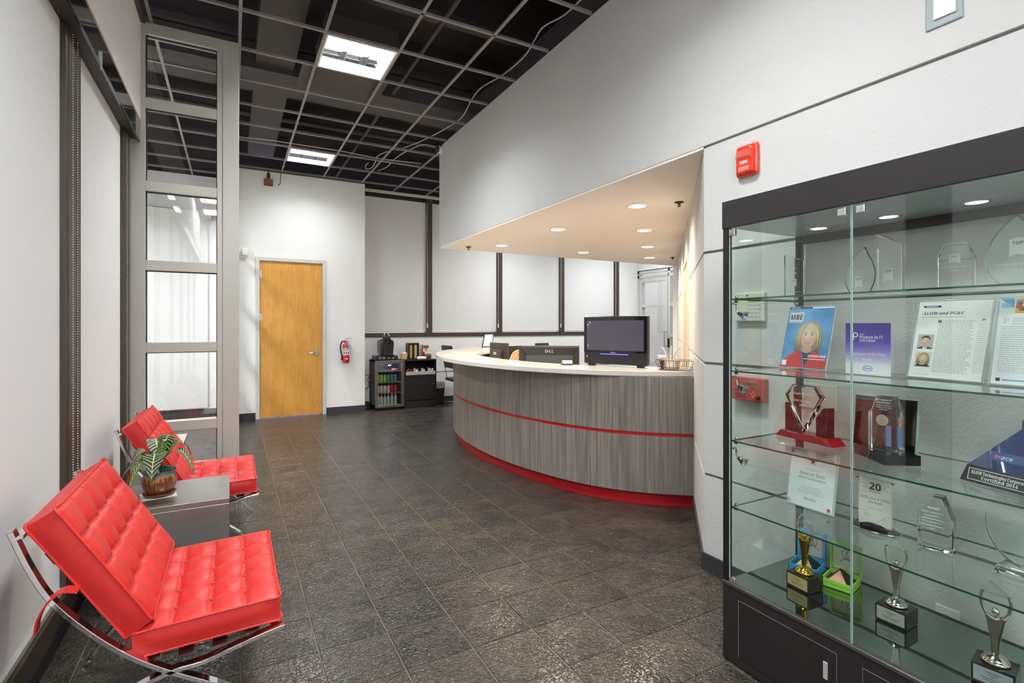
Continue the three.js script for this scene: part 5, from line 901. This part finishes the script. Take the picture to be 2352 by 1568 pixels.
function portrait(c, cx, cy, k, hair, coat, longHair, shirt, seed = 3) {   // a printed bust, painted from a few tones
  const r = rng(seed), rg = (x, y, a, b, c0, c1) => { const g = c.createRadialGradient(x, y, a, x, y, b); g.addColorStop(0, c0); g.addColorStop(1, c1); return g; };
  c.save(); c.translate(cx, cy); c.scale(k, k);
  if (longHair) { c.fillStyle = rg(-14, -30, 10, 130, hair, '#7d6a48'); c.beginPath(); c.moveTo(-70, 92); c.bezierCurveTo(-92, 40, -88, -88, 2, -92); c.bezierCurveTo(92, -90, 90, 40, 72, 92); c.bezierCurveTo(50, 104, 40, 90, 38, 70); c.lineTo(-38, 70); c.bezierCurveTo(-40, 92, -52, 104, -70, 92); c.fill(); }
  else { c.fillStyle = hair; c.beginPath(); c.ellipse(0, -30, 57, 52, 0, 0, 7); c.fill(); }
  c.fillStyle = '#d9a68a'; c.beginPath(); c.moveTo(-23, 36); c.lineTo(-28, 92); c.quadraticCurveTo(0, 120, 28, 92); c.lineTo(23, 36); c.fill();
  c.fillStyle = coat; c.beginPath(); c.moveTo(-165, 290); c.bezierCurveTo(-160, 140, -120, 116, -34, 82); c.lineTo(0, 190); c.lineTo(34, 82); c.bezierCurveTo(120, 116, 160, 140, 165, 290); c.fill();
  c.fillStyle = shirt; c.beginPath(); c.moveTo(-30, 86); c.quadraticCurveTo(0, 108, 30, 86); c.lineTo(2, 178); c.fill();
  c.strokeStyle = 'rgba(60,10,16,.55)'; c.lineWidth = 4; for (const [x0, y0, x1, y1] of [[-36, 84, 0, 200], [36, 84, 2, 200], [-96, 150, -84, 280], [96, 150, 90, 280], [2, 200, 0, 290]]) { c.beginPath(); c.moveTo(x0, y0); c.quadraticCurveTo((x0 + x1) / 2 - 6, (y0 + y1) / 2, x1, y1); c.stroke(); }
  c.fillStyle = rg(-10, -10, 8, 76, '#f6d8c6', '#dba88c'); c.beginPath(); c.moveTo(-49, -18); c.bezierCurveTo(-50, 30, -30, 66, 0, 68); c.bezierCurveTo(30, 66, 50, 30, 49, -18); c.bezierCurveTo(46, -70, -46, -70, -49, -18); c.fill();
  c.fillStyle = hair; c.beginPath(); if (longHair) { c.moveTo(-56, 14); c.bezierCurveTo(-62, -60, -30, -80, 8, -78); c.bezierCurveTo(58, -74, 62, -20, 56, 18); c.bezierCurveTo(50, -18, 40, -36, 10, -50); c.bezierCurveTo(-20, -44, -46, -26, -56, 14); } else { c.moveTo(-53, -12); c.bezierCurveTo(-58, -66, -20, -82, 4, -80); c.bezierCurveTo(48, -78, 58, -44, 53, -12); c.bezierCurveTo(46, -40, 30, -50, 0, -52); c.bezierCurveTo(-30, -50, -46, -40, -53, -12); } c.fill();
  c.globalAlpha = 0.35; for (let i = 0; i < (longHair ? 60 : 24); i++) { const s = r() > 0.5 ? 1 : -1, x = s * (40 + r() * 34); c.strokeStyle = r() > 0.5 ? '#fff3cf' : '#6b5533'; c.lineWidth = 1.6; c.beginPath(); c.moveTo(s * (4 + r() * 20), -80 + r() * 12); c.quadraticCurveTo(x * 1.05, -50, x, longHair ? 20 + r() * 66 : -20); c.stroke(); } c.globalAlpha = 1;
  for (const s of [-1, 1]) { c.fillStyle = '#fbf6f2'; c.beginPath(); c.ellipse(s * 19, -8, 8.5, 4.4, 0, 0, 7); c.fill(); c.fillStyle = '#3f5460'; c.beginPath(); c.arc(s * 19, -8, 4, 0, 7); c.fill(); c.strokeStyle = '#7a5a44'; c.lineWidth = 3; c.beginPath(); c.moveTo(s * 9, -20); c.quadraticCurveTo(s * 19, -26, s * 30, -19); c.stroke(); c.strokeStyle = '#5d4438'; c.lineWidth = 2; c.beginPath(); c.moveTo(s * 10, -9); c.quadraticCurveTo(s * 19, -15, s * 28, -8); c.stroke(); c.fillStyle = 'rgba(226,120,104,.28)'; c.beginPath(); c.arc(s * 28, 16, 13, 0, 7); c.fill(); }
  c.strokeStyle = '#b9846c'; c.lineWidth = 2.4; c.beginPath(); c.moveTo(5, -6); c.quadraticCurveTo(9, 12, 8, 16); c.quadraticCurveTo(0, 23, -9, 16); c.stroke();
  c.fillStyle = '#b8434a'; c.beginPath(); c.moveTo(-22, 33); c.quadraticCurveTo(0, 28, 22, 33); c.quadraticCurveTo(0, 56, -22, 33); c.fill(); c.fillStyle = '#fff'; c.beginPath(); c.moveTo(-16, 35); c.quadraticCurveTo(0, 33, 16, 35); c.quadraticCurveTo(0, 45, -16, 35); c.fill();
  c.restore();
}
acrylic('magazine_cover', 'blue magazine cover of a woman in red jacket in an acrylic stand', 2.175, -1.362, -6, 0.215, 0.275, 14, (c, w, h) => {
  const n = layered(512, [[3, 1, 111], [7, 0.6, 112], [20, 0.25, 113]]); const im = c.createImageData(w, h);
  for (let y = 0; y < h; y++) for (let x = 0; x < w; x++) { const v = n[y * 512 + x], i = (y * w + x) * 4; im.data[i] = cl(40 + 100 * v); im.data[i + 1] = cl(105 + 100 * v); im.data[i + 2] = cl(165 + 90 * v); im.data[i + 3] = 255; } c.putImageData(im, 0, 0);
  portrait(c, 196, 232, 1.34, '#d9cfae', '#d63038', true, '#28304a');
  c.fillStyle = '#f4f4f4'; c.fillRect(14, 40, 116, 76); c.fillStyle = '#262a38'; c.font = 'bold 58px sans-serif'; c.fillText('MBE', 20, 100, 104);
  c.fillStyle = '#f2f2f2'; c.fillRect(14, 120, 110, 4); c.fillStyle = '#353a55'; c.fillRect(0, 0, w, 12); c.fillStyle = '#e9e9ee'; c.fillRect(20, 3, 70, 5); c.fillRect(190, 0, 170, 12);
  c.fillStyle = '#fff'; c.font = 'bold 26px sans-serif'; c.fillText('HANNAH KAIN', 214, 392, 138); c.fillRect(180, 404, 170, 5); c.fillRect(12, 424, 38, 40);
});
{
  const t = award('purple_plaque', 'purple and white upright award plaque beside the blue magazine cover', 'award', 2.125, SHELVES[1], -1.07, -3);
  part('acrylic_block', rb(0.166, 0.2, 0.018, 0.002, 0, 0.1, -0.0095), M.pane, t);
  part('printed_face', sheet(0.163, 0.197, 0, 0.1, 0.0005), print(330, 400, (c, w, h) => {
    const g = c.createLinearGradient(0, 0, 0, h); g.addColorStop(0, '#3a1d8c'); g.addColorStop(0.35, '#5a3cc0'); g.addColorStop(0.68, '#c9bdf0'); g.addColorStop(0.8, '#f3f1fb'); g.addColorStop(1, '#f6f5fa'); c.fillStyle = g; c.fillRect(0, 0, w, h);
    const r = rng(8); for (let i = 0; i < 160; i++) { c.fillStyle = r() > 0.6 ? '#c86fd8' : '#9d86ee'; c.globalAlpha = 0.6; c.fillRect(r() * w, 6 + r() * r() * 110, 2.4, 2.4); } c.globalAlpha = 1;
    c.fillStyle = '#fff'; c.font = 'bold 15px serif'; c.fillText('2018', 108, 92); c.font = 'bold 32px serif'; c.fillText('Women in IT', 104, 120, 172); c.font = 'bold 28px serif'; c.fillText('AWARDS', 104, 146, 120); c.strokeStyle = '#fff'; c.lineWidth = 8; c.beginPath(); c.arc(76, 92, 16, 0, 7); c.stroke(); c.beginPath(); c.moveTo(58, 90); c.lineTo(62, 132); c.stroke();
    c.font = '28px serif'; c.textAlign = 'center'; c.fillText('Employer of the Year', 166, 250, 260); c.font = 'bold 24px sans-serif'; c.fillText('ALOM', 160, 292);
    c.strokeStyle = '#2d6fc4'; c.lineWidth = 4; c.beginPath(); c.ellipse(166, 352, 34, 20, 0, 0, 7); c.stroke(); c.fillStyle = '#2d6fc4'; c.font = 'bold 22px sans-serif'; c.fillText('intel', 166, 359);
  }, { roughness: 0.3 }), t);
}
const textBlock = (c, x, y, w, n, step, col, seed) => { const r = rng(seed); c.fillStyle = col; for (let i = 0; i < n; i++) { let q = x; const end = x + w * (0.86 + 0.14 * r()); while (q < end) { const L = 4 + r() * 14; c.fillRect(q, y + i * step, Math.min(L, end - q), step * 0.3); q += L + 3; } } };
acrylic('framed_article', 'printed two portrait article in an acrylic stand on the second shelf', 2.167, -0.852, -8, 0.222, 0.28, 14, (c, w, h) => {
  c.fillStyle = '#f3f2ec'; c.fillRect(0, 0, w, h); c.fillStyle = '#3a3060'; c.fillRect(26, 26, 92, 12); c.fillStyle = '#fff'; c.fillRect(40, 30, 62, 4);
  c.fillStyle = '#4a4744'; c.font = 'italic bold 25px serif'; c.fillText('ALOM and PG&E', 24, 84); c.fillStyle = '#777'; c.fillRect(24, 98, 220, 2);
  textBlock(c, 118, 122, 180, 34, 9.6, '#9c9a96', 4); c.fillStyle = '#3a3060'; c.beginPath(); c.arc(122, 126, 9, 0, 7); c.fill(); c.fillStyle = '#fff'; c.font = 'bold 12px sans-serif'; c.fillText('P', 118, 130);
  textBlock(c, 312, 140, 44, 24, 12.5, '#c9c6c2', 5); c.fillStyle = '#333'; c.font = 'bold 40px serif'; c.fillText('”', 322, 142);
  c.fillStyle = '#c3beb8'; c.fillRect(22, 210, 84, 92); c.save(); c.beginPath(); c.rect(22, 210, 84, 92); c.clip(); portrait(c, 64, 252, 0.42, '#4a3a30', '#55585c', false, '#e8e8ec'); c.restore();
  c.fillStyle = '#d8d4dc'; c.fillRect(22, 322, 84, 92); c.save(); c.beginPath(); c.rect(22, 322, 84, 92); c.clip(); portrait(c, 64, 364, 0.42, '#d6b468', '#2c2c30', true, '#3a3a3e'); c.restore();
  textBlock(c, 24, 460, 90, 1, 6, '#8a8884', 6);
});
acrylic('framed_article', 'printed article with a colourful photo corner in an acrylic stand at the shelf end', 2.125, -0.605, -4, 0.215, 0.28, 14, (c, w, h) => {
  c.fillStyle = '#f0f1f3'; c.fillRect(0, 0, w, h); c.fillStyle = '#6fb4e6'; c.beginPath(); c.moveTo(0, 0); c.lineTo(60, 0); c.lineTo(60, 56); c.fill(); c.fillStyle = '#9fd0ee'; c.fillRect(8, 26, 40, 26);
  c.fillStyle = '#e8b45a'; c.fillRect(66, 4, 250, 80); const r = rng(12); for (let i = 0; i < 26; i++) { c.fillStyle = ['#f2e9da', '#3f84cf', '#d9683a', '#8a5a32'][i % 4]; c.beginPath(); c.arc(70 + r() * 240, 14 + r() * 62, 9 + r() * 10, 0, 7); c.fill(); }
  c.fillStyle = '#c9ccd2'; c.font = 'bold 44px serif'; c.fillText('P', 20, 140); textBlock(c, 60, 110, 250, 4, 11, '#aeb2b8', 7); textBlock(c, 20, 158, 300, 22, 12, '#b4b8be', 8); c.fillStyle = '#2f2f3a'; c.fillRect(20, 446, 18, 18); c.fillStyle = '#6ea4d8'; c.fillRect(46, 452, 90, 8);
});
// third shelf
{
  const t = award('gem_award', 'clear gem shaped award held between dark red pillars on a red base', 'award', 2.15, SHELVES[2], -1.312, -8);
  const cherry = phy({ color: '#220307', roughness: 0.2, clearcoat: 1 }), red = phy({ color: '#7e0a12', roughness: 0.18, clearcoat: 1 });
  part('base', slab([[-0.135, 0], [0.135, 0], [0.11, 0.03], [-0.11, 0.03]], 0.09, 0.008), red, t);
  for (const s of [-1, 1]) part('pillar', slab([[s * 0.1, 0.028], [s * 0.05, 0.028], [s * 0.05, 0.105], [s * 0.085, 0.15], [s * 0.1, 0.15]], 0.045, 0.003), cherry, t);
  part('gem', slab([[-0.05, 0.235], [0.06, 0.235], [0.092, 0.19], [0.0, 0.035], [-0.088, 0.19]], 0.03, 0.008).translate(0, 0, 0.026), M.crystal, t);
  part('engraving', sheet(0.13, 0.09, 0.0, 0.175, 0.0415), engraved(260, 180, (c) => { c.font = '24px sans-serif'; c.fillText('StrategyBusiness.com', 130, 50, 220); c.fillText('ALOM Technologies', 136, 110, 170); c.fillText('2007', 136, 146); }), t);
}
{
  const t = award('mirror_plaque', 'square smoky mirror plaque standing behind the crystal tower', 'award', 2.27, SHELVES[2], -1.085, 4);
  part('mirror_face', rb(0.215, 0.2, 0.012, 0.004, 0, 0.1, 0).rotateX(-8 * DEG), std('#5a524b', 0.04, 1), t);
  part('bevel_edge', [rb(0.004, 0.2, 0.016, 0.001, 0.109, 0.1, 0), rb(0.004, 0.2, 0.016, 0.001, -0.109, 0.1, 0), rb(0.222, 0.004, 0.016, 0.001, 0, 0.201, 0)].map(g => g.rotateX(-8 * DEG)), phy({ color: '#bfe0d4', roughness: 0.1, transmission: 0.4, thickness: 0 }), t);
}
{
  const t = award('crystal_tower_award', 'faceted clear crystal tower with a round seal on a black base', 'award', 2.09, SHELVES[2], -0.99, -33);
  part('base', rb(0.18, 0.036, 0.12, 0.002, 0, 0.018, 0), M.blackGloss, t);
  const b = part('tower', slab([[-0.05, 0], [0.05, 0], [0.05, 0.15], [0.03, 0.192], [-0.025, 0.192], [-0.05, 0.13]], 0.05, 0.006).rotateY(33 * DEG).translate(0, 0.037, 0), M.crystal, t);
  part('blue_core', rb(0.016, 0.075, 0.006, 0.001).rotateY(33 * DEG).translate(-0.005, 0.085, -0.02), std('#6b93cf', 0.3), t);
  part('dark_panel', rb(0.05, 0.06, 0.003, 0.001).rotateY(33 * DEG).translate(0.012, 0.19, -0.004), std('#33302f', 0.3), t);
  part('seal', new THREE.CylinderGeometry(0.02, 0.02, 0.002, 28).rotateX(Math.PI / 2).translate(0, 0.145, 0.027).rotateY(33 * DEG), std('#c9c0ac', 0.35, 0.6), t);
  part('engraving', sheet(0.06, 0.05, 0.004, 0.2, 0.027).rotateY(33 * DEG), engraved(180, 150, (c) => { c.font = 'italic bold 20px serif'; c.fillText('In Recognition of', 90, 26, 150); c.fillText('Hannah Kain', 90, 56, 150); c.font = 'italic 15px serif'; c.fillText('leading your exceptional', 90, 84, 150); c.fillText('company performance', 90, 106, 150); c.fillText('leadership', 90, 128, 110); }), t);
}
{
  const t = award('pyramid_award', 'dark blue pyramid award on a black plinth with a certification plate', 'award', 2.105, SHELVES[2], -0.625, -14);
  part('plinth', new THREE.CylinderGeometry(0.13, 0.148, 0.05, 4, 1).rotateY(45 * DEG).translate(0, 0.025, 0), M.black, t);
  part('pyramid', new THREE.ConeGeometry(0.128, 0.125, 4, 1).rotateY(45 * DEG).translate(0, 0.113, 0), phy({ color: '#1c2c5c', roughness: 0.06, clearcoat: 1 }), t);
  part('name_plate', sheet(0.17, 0.038).rotateX(-14 * DEG).translate(0, 0.0255, 0.0995), print(340, 76, (c, w, h) => { c.fillStyle = '#2a2a2c'; c.fillRect(0, 0, w, h); c.strokeStyle = '#d8d8d8'; c.lineWidth = 4; c.strokeRect(4, 4, w - 8, h - 8); c.fillStyle = '#f0f0f0'; c.textAlign = 'center'; c.font = 'bold 27px serif'; c.fillText('ALOM Technologies Corporation', w / 2, 35, 306); c.fillText('Certified 2014', w / 2, 62); }), t);
  const tr = Math.atan2(0.0905, 0.125);
  part('face_print', sheet(0.09, 0.03, 0, 0, 0).rotateX(-tr).translate(0, 0.088, 0.0635), print(180, 60, (c, w, h) => { c.fillStyle = '#22336a'; c.fillRect(0, 0, w, h); c.font = 'bold 38px sans-serif'; c.fillStyle = '#e05a52'; c.fillText('tr', 22, 46); c.fillStyle = '#8ac4ea'; c.fillText('ace', 22 + c.measureText('tr').width, 46); }), t);
}
{
  const t = award('wooden_plaque', 'dark wood plaque with a gold wreath behind the blue pyramid', 'award', 2.285, SHELVES[2], -0.585, 0);
  part('board', rb(0.2, 0.175, 0.016, 0.003, 0, 0.0875, 0).rotateX(-6 * DEG), std('#4a2c20', 0.4), t);
  part('plate', sheet(0.165, 0.14, 0, 0.0875, 0.0086).rotateX(-6 * DEG), print(330, 280, (c, w, h) => { c.fillStyle = '#17130f'; c.fillRect(0, 0, w, h); c.fillStyle = '#d9b548'; for (let a = 0; a < 44; a++) { const q = a / 44 * 6.283; c.beginPath(); c.ellipse(w / 2 + 104 * Math.cos(q), 140 + 104 * Math.sin(q), 12, 5, q + 0.8, 0, 7); c.fill(); } c.font = 'bold 62px serif'; c.textAlign = 'center'; c.fillText('WBE', w / 2, 150); c.font = 'bold 22px serif'; c.fillText('20', w / 2, 186); }, { metalness: 0.2, roughness: 0.35 }), t);
}
// fourth shelf
{
  const t = award('star_plaque', 'frosted acrylic plaque with a dark star leaning on the lowest shelf', 'award', 2.12, SHELVES[3], -1.296, 0);
  part('acrylic_panel', rb(0.2, 0.245, 0.012, 0.002, 0, 0.123, -0.007).rotateX(-10 * DEG), phy({ color: '#e9efed', roughness: 0.25, transmission: 0.5, thickness: 0 }), t);
  part('printed_face', sheet(0.19, 0.235, 0, 0.123, 0.0).rotateX(-10 * DEG), print(380, 470, (c, w, h) => {
    c.fillStyle = '#d9dddd'; c.fillRect(0, 0, w, h); c.fillStyle = '#3a2f33'; c.save(); c.translate(190, 86); c.beginPath(); for (let i = 0; i < 10; i++) { const r = i % 2 ? 9 : i === 0 ? 62 : 40, a = -Math.PI / 2 + i * Math.PI / 5; c.lineTo(r * Math.cos(a), r * Math.sin(a)); } c.fill(); c.restore();
    c.textAlign = 'center'; c.fillStyle = '#9a9c9c'; c.fillRect(110, 150, 160, 3); c.fillRect(130, 160, 120, 3); c.fillStyle = '#55504f'; c.font = 'italic 34px serif'; c.fillText('Hannah Kain', 190, 206); c.font = 'italic 26px serif'; c.fillText('Alom Technologies', 190, 240); c.fillStyle = '#8b8d8d'; c.font = '14px sans-serif'; for (let i = 0; i < 4; i++) c.fillRect(110 - i * 12, 300 + i * 17, 160 + i * 24, 3); c.fillStyle = '#55504f'; c.font = 'italic 30px serif'; c.fillText('Stevies', 190, 410);
  }, { roughness: 0.4 }), t);
  for (const [x, y] of [[-0.085, 0.02], [0.085, 0.02], [-0.085, 0.225], [0.085, 0.225]]) part('stand_off', cylZ(0.007, 0.012, x, y, 0.002).rotateX(-10 * DEG), M.chrome, t);
}
{
  const t = award('anniversary_plaque', 'clear plaque printed with a large 20 in a black oval foot', 'award', 2.13, SHELVES[3], -1.046, 6);
  part('acrylic_block', rb(0.13, 0.195, 0.018, 0.002, 0, 0.103, -0.0095), M.pane, t);
  part('printed_face', sheet(0.112, 0.178, 0, 0.103, 0.0002), print(280, 440, (c, w, h) => {
    c.fillStyle = '#d6d3c9'; c.fillRect(0, 0, w, h); c.strokeStyle = '#8f8b82'; c.lineWidth = 3; c.strokeRect(6, 6, w - 12, h - 12); c.fillStyle = '#4a2f35'; c.font = 'bold 92px sans-serif'; c.textAlign = 'center'; c.fillText('20', 140, 108); c.fillStyle = '#5a7f92'; c.font = '28px serif'; c.fillText('WBENC', 140, 136); c.fillStyle = '#5d5952'; c.font = 'italic 33px serif'; c.fillText('Reflection & Vision', 140, 200, 244); c.fillText('Awards', 140, 236); c.fillStyle = '#a9a59b'; c.fillRect(76, 280, 128, 5);
    c.strokeStyle = '#6d6962'; c.lineWidth = 2; for (const [x, y, s] of [[60, 80, 1], [220, 80, -1], [70, 340, 1], [210, 360, -1]]) { c.beginPath(); c.moveTo(x - 44 * s, y - 20); c.bezierCurveTo(x, y - 40, x + 30 * s, y + 30, x - 10 * s, y + 20); c.bezierCurveTo(x - 40 * s, y + 10, x, y - 20, x + 40 * s, y + 30); c.stroke(); }
  }), t);
  part('foot', [cyl(0.082, 0.078, 0.008, 0, 0, 0, 36).scale(1, 1, 0.55), new THREE.SphereGeometry(0.048, 24, 12, 0, 6.3, 0, Math.PI / 2).scale(1, 0.45, 0.16).translate(0, 0.006, 0.014)], M.blackGloss, t);
  part('foot_rim', new THREE.TorusGeometry(0.082, 0.0022, 6, 60).rotateX(Math.PI / 2).scale(1, 1, 0.55).translate(0, 0.003, 0), M.chrome, t);
  for (const [x, y] of [[-0.058, 0.02], [0.058, 0.02], [-0.058, 0.186], [0.058, 0.186]]) part('stud', cylZ(0.004, 0.003, x, y, 0.0015, 12), M.chrome, t);
}
{
  const t = award('pointed_crystal_award', 'octagonal clear crystal column with a pointed top on the lowest shelf', 'award', 2.12, SHELVES[3], -0.85, 10);
  const s = [[-0.048, 0.002], [0.048, 0.002], [0.05, 0.115], [0.022, 0.188], [-0.005, 0.19], [-0.05, 0.13]];
  part('crystal_body', slab(s, 0.055, 0.009), M.crystal, t);
  part('engraving', sheet(0.072, 0.1, -0.004, 0.115, 0.0285), engraved(216, 300, (c) => { c.font = 'italic bold 34px sans-serif'; c.fillText('AOWE', 112, 60); c.font = 'italic bold 19px serif'; ['Supplier of the Year', 'Presented to', 'ALOM Technologies', 'In Recognition of', 'Outstanding Performance', '1999'].forEach((q, i) => c.fillText(q, 100, 100 + i * 33, 180)); }), t);
}
{
  const t = award('round_glass_award', 'large round engraved glass award on a clear crystal foot at the shelf end', 'award', 2.12, SHELVES[3], -0.605, 0);
  part('crystal_foot', slab([[-0.09, 0], [0.09, 0], [0.075, 0.03], [-0.075, 0.03]], 0.07, 0.004), M.crystal, t);
  part('glass_disc', slab(new THREE.Shape().absellipse(0, 0.15, 0.115, 0.125, 0, Math.PI * 2), 0.016, 0.003), M.jade, t);
  part('engraving', sheet(0.17, 0.2, 0, 0.145, 0.0085), engraved(340, 400, (c) => { c.globalAlpha = 0.8; c.font = 'bold 34px sans-serif'; c.textAlign = 'center'; c.fillText('TOP 20', 170, 110); c.fillText('BUSINESSES', 170, 146); c.font = 'bold 50px sans-serif'; c.fillText('XXX', 170, 196); c.font = 'italic 18px serif'; c.fillText('Presented to', 170, 232); c.font = 'bold 34px serif'; c.fillText('ALOM', 170, 272); c.font = 'italic 20px serif'; c.fillText('In Recognition of', 170, 306); c.fillText('Outstanding Achievement', 170, 332, 220); c.fillText('DiversityBusiness', 170, 362, 180); }), t);
}
// deck: statuettes and gift boxes
function statuette(x, z, turn, metal, plate, label, h = 0.3) {
  const t = award('statuette', label, 'award', x, DECK, z, turn);
  const k = h / 0.3;
  part('plinth', rb(0.1, 0.06, 0.09, 0.002, 0, 0.03, 0), M.blackGloss, t);
  part('name_plate', sheet(0.088, 0.045, 0, 0.031, 0.0455), plate, t);
  part('pedestal', lathe([[0, 0], [0.033, 0], [0.035, 0.006], [0.03, 0.012], [0.026, 0.013], [0.027, 0.018], [0.014, 0.024], [0.01, 0.03], [0, 0.03]], 28).translate(0, 0.06, 0), metal, t);
  const body = slab([[-0.009, 0.08], [0.009, 0.08], [0.012, 0.13], [0.021, 0.185], [0.026, 0.2], [0.018, 0.206], [0.007, 0.199], [0, 0.197], [-0.007, 0.199], [-0.018, 0.206], [-0.026, 0.2], [-0.021, 0.185], [-0.012, 0.13]], 0.016, 0.005);
  const arm = (s) => tube([[s * 0.02, 0.199, 0], [s * 0.03, 0.222, 0], [s * 0.034, 0.25, 0], [s * 0.03, 0.268, 0]], 0.0048, 18, 8);
  part('figure', [body, arm(1), arm(-1), ball(0.0105, 0, 0.214, 0, 16, 12, 1.15), rod([0, 0.198, 0], [0, 0.206, 0], 0.005)], metal, t);
  part('held_prism', [rod([-0.031, 0.266, 0], [0.031, 0.266, 0], 0.002, 6), rod([-0.031, 0.266, 0], [-0.012, 0.302, 0], 0.002, 6), rod([0.031, 0.266, 0], [-0.012, 0.302, 0], 0.003, 6)], M.crystal, t);
}
const plateMat = (bg) => print(176, 90, (c, w, h) => { c.fillStyle = bg; c.fillRect(0, 0, w, h); c.fillStyle = '#4a4238'; c.textAlign = 'center'; [[70, 20], [40, 32], [12, 44], [110, 56], [90, 68]].forEach(([L, y]) => c.fillRect(w / 2 - L / 2, y, L, 3)); }, { roughness: 0.35, metalness: 0.4 });
statuette(2.085, -1.29, -4, M.gold, plateMat('#c8b07a'), 'gold statuette with raised arms on a black plinth in the showcase', 0.3);
statuette(2.14, -0.98, 2, M.silver, plateMat('#b5b1aa'), 'silver statuette with raised arms beside the lime gift box');
statuette(2.04, -0.668, 10, M.silver, plateMat('#aeb6bd'), 'silver statuette with raised arms standing alone at the far end of the deck');
function giftBox(x, z, turn, col, tri, label) {
  const t = award('gift_box', label, 'box', x, DECK, z, turn);
  t.scale.setScalar(1.14); const m = std(col, 0.45), w = 0.1, d = 0.1, h = 0.028;
  part('tray', [bx(-w / 2, w / 2, 0, 0.003, -d / 2, d / 2), bx(-w / 2, w / 2, 0, h, d / 2 - 0.004, d / 2), bx(-w / 2, w / 2, 0, h, -d / 2, -d / 2 + 0.004), bx(-w / 2, -w / 2 + 0.004, 0, h, -d / 2, d / 2), bx(w / 2 - 0.004, w / 2, 0, h, -d / 2, d / 2)], m, t);
  part('tray_line', bx(-w / 2 - 0.0004, w / 2 + 0.0004, h * 0.5, h * 0.53, -d / 2, d / 2 + 0.0004), std('#3d3a38', 0.6), t);
  const lid = part('lid', [bx(-w / 2, w / 2, 0, 0.004, -0.0, -0.003), bx(-w / 2, w / 2, 0, 0.105, -0.02, -0.023), bx(-w / 2, -w / 2 + 0.004, 0, 0.105, -0.02, 0), bx(w / 2 - 0.004, w / 2, 0, 0.105, -0.02, 0), bx(-w / 2, w / 2, 0.101, 0.105, -0.02, 0)].map(g => g.translate(0, h, -d / 2 + 0.004).translate(0, 0, 0)), m, t);
  part('lid_lining', sheet(w - 0.01, 0.095, 0, h + 0.053, -d / 2 - 0.0155), print(160, 160, (c, W, H) => { c.fillStyle = '#d9d6d0'; c.fillRect(0, 0, W, H); c.strokeStyle = '#57504a'; c.lineWidth = 3; c.beginPath(); c.moveTo(80, 24); c.lineTo(112, 54); c.lineTo(98, 92); c.lineTo(62, 92); c.lineTo(48, 54); c.closePath(); c.stroke(); c.beginPath(); c.moveTo(80, 40); c.lineTo(90, 84); c.lineTo(70, 84); c.closePath(); c.stroke(); c.beginPath(); c.arc(80, 138, 44, 3.6, 5.8); c.stroke(); }), lid);
  part('insert', new THREE.ConeGeometry(0.06, 0.05, 4).rotateY(45 * DEG).translate(0, 0.036, -0.002), M.black, t);
  part('medal', slab([[-0.036, 0], [0.036, 0], [0, 0.055]], 0.003, 0.0008).rotateX(-40 * DEG).translate(0, 0.014, 0.043), tri, t);
}
giftBox(2.245, -1.378, 14, '#2f9fd2', std('#cfccc2', 0.3, 0.7), 'open sky blue gift box with a silver triangular medal');
giftBox(2.235, -1.228, 12, '#93c83e', std('#d29a80', 0.3, 0.7), 'open lime green gift box with a copper triangular medal');
renderer.render(scene, camera);
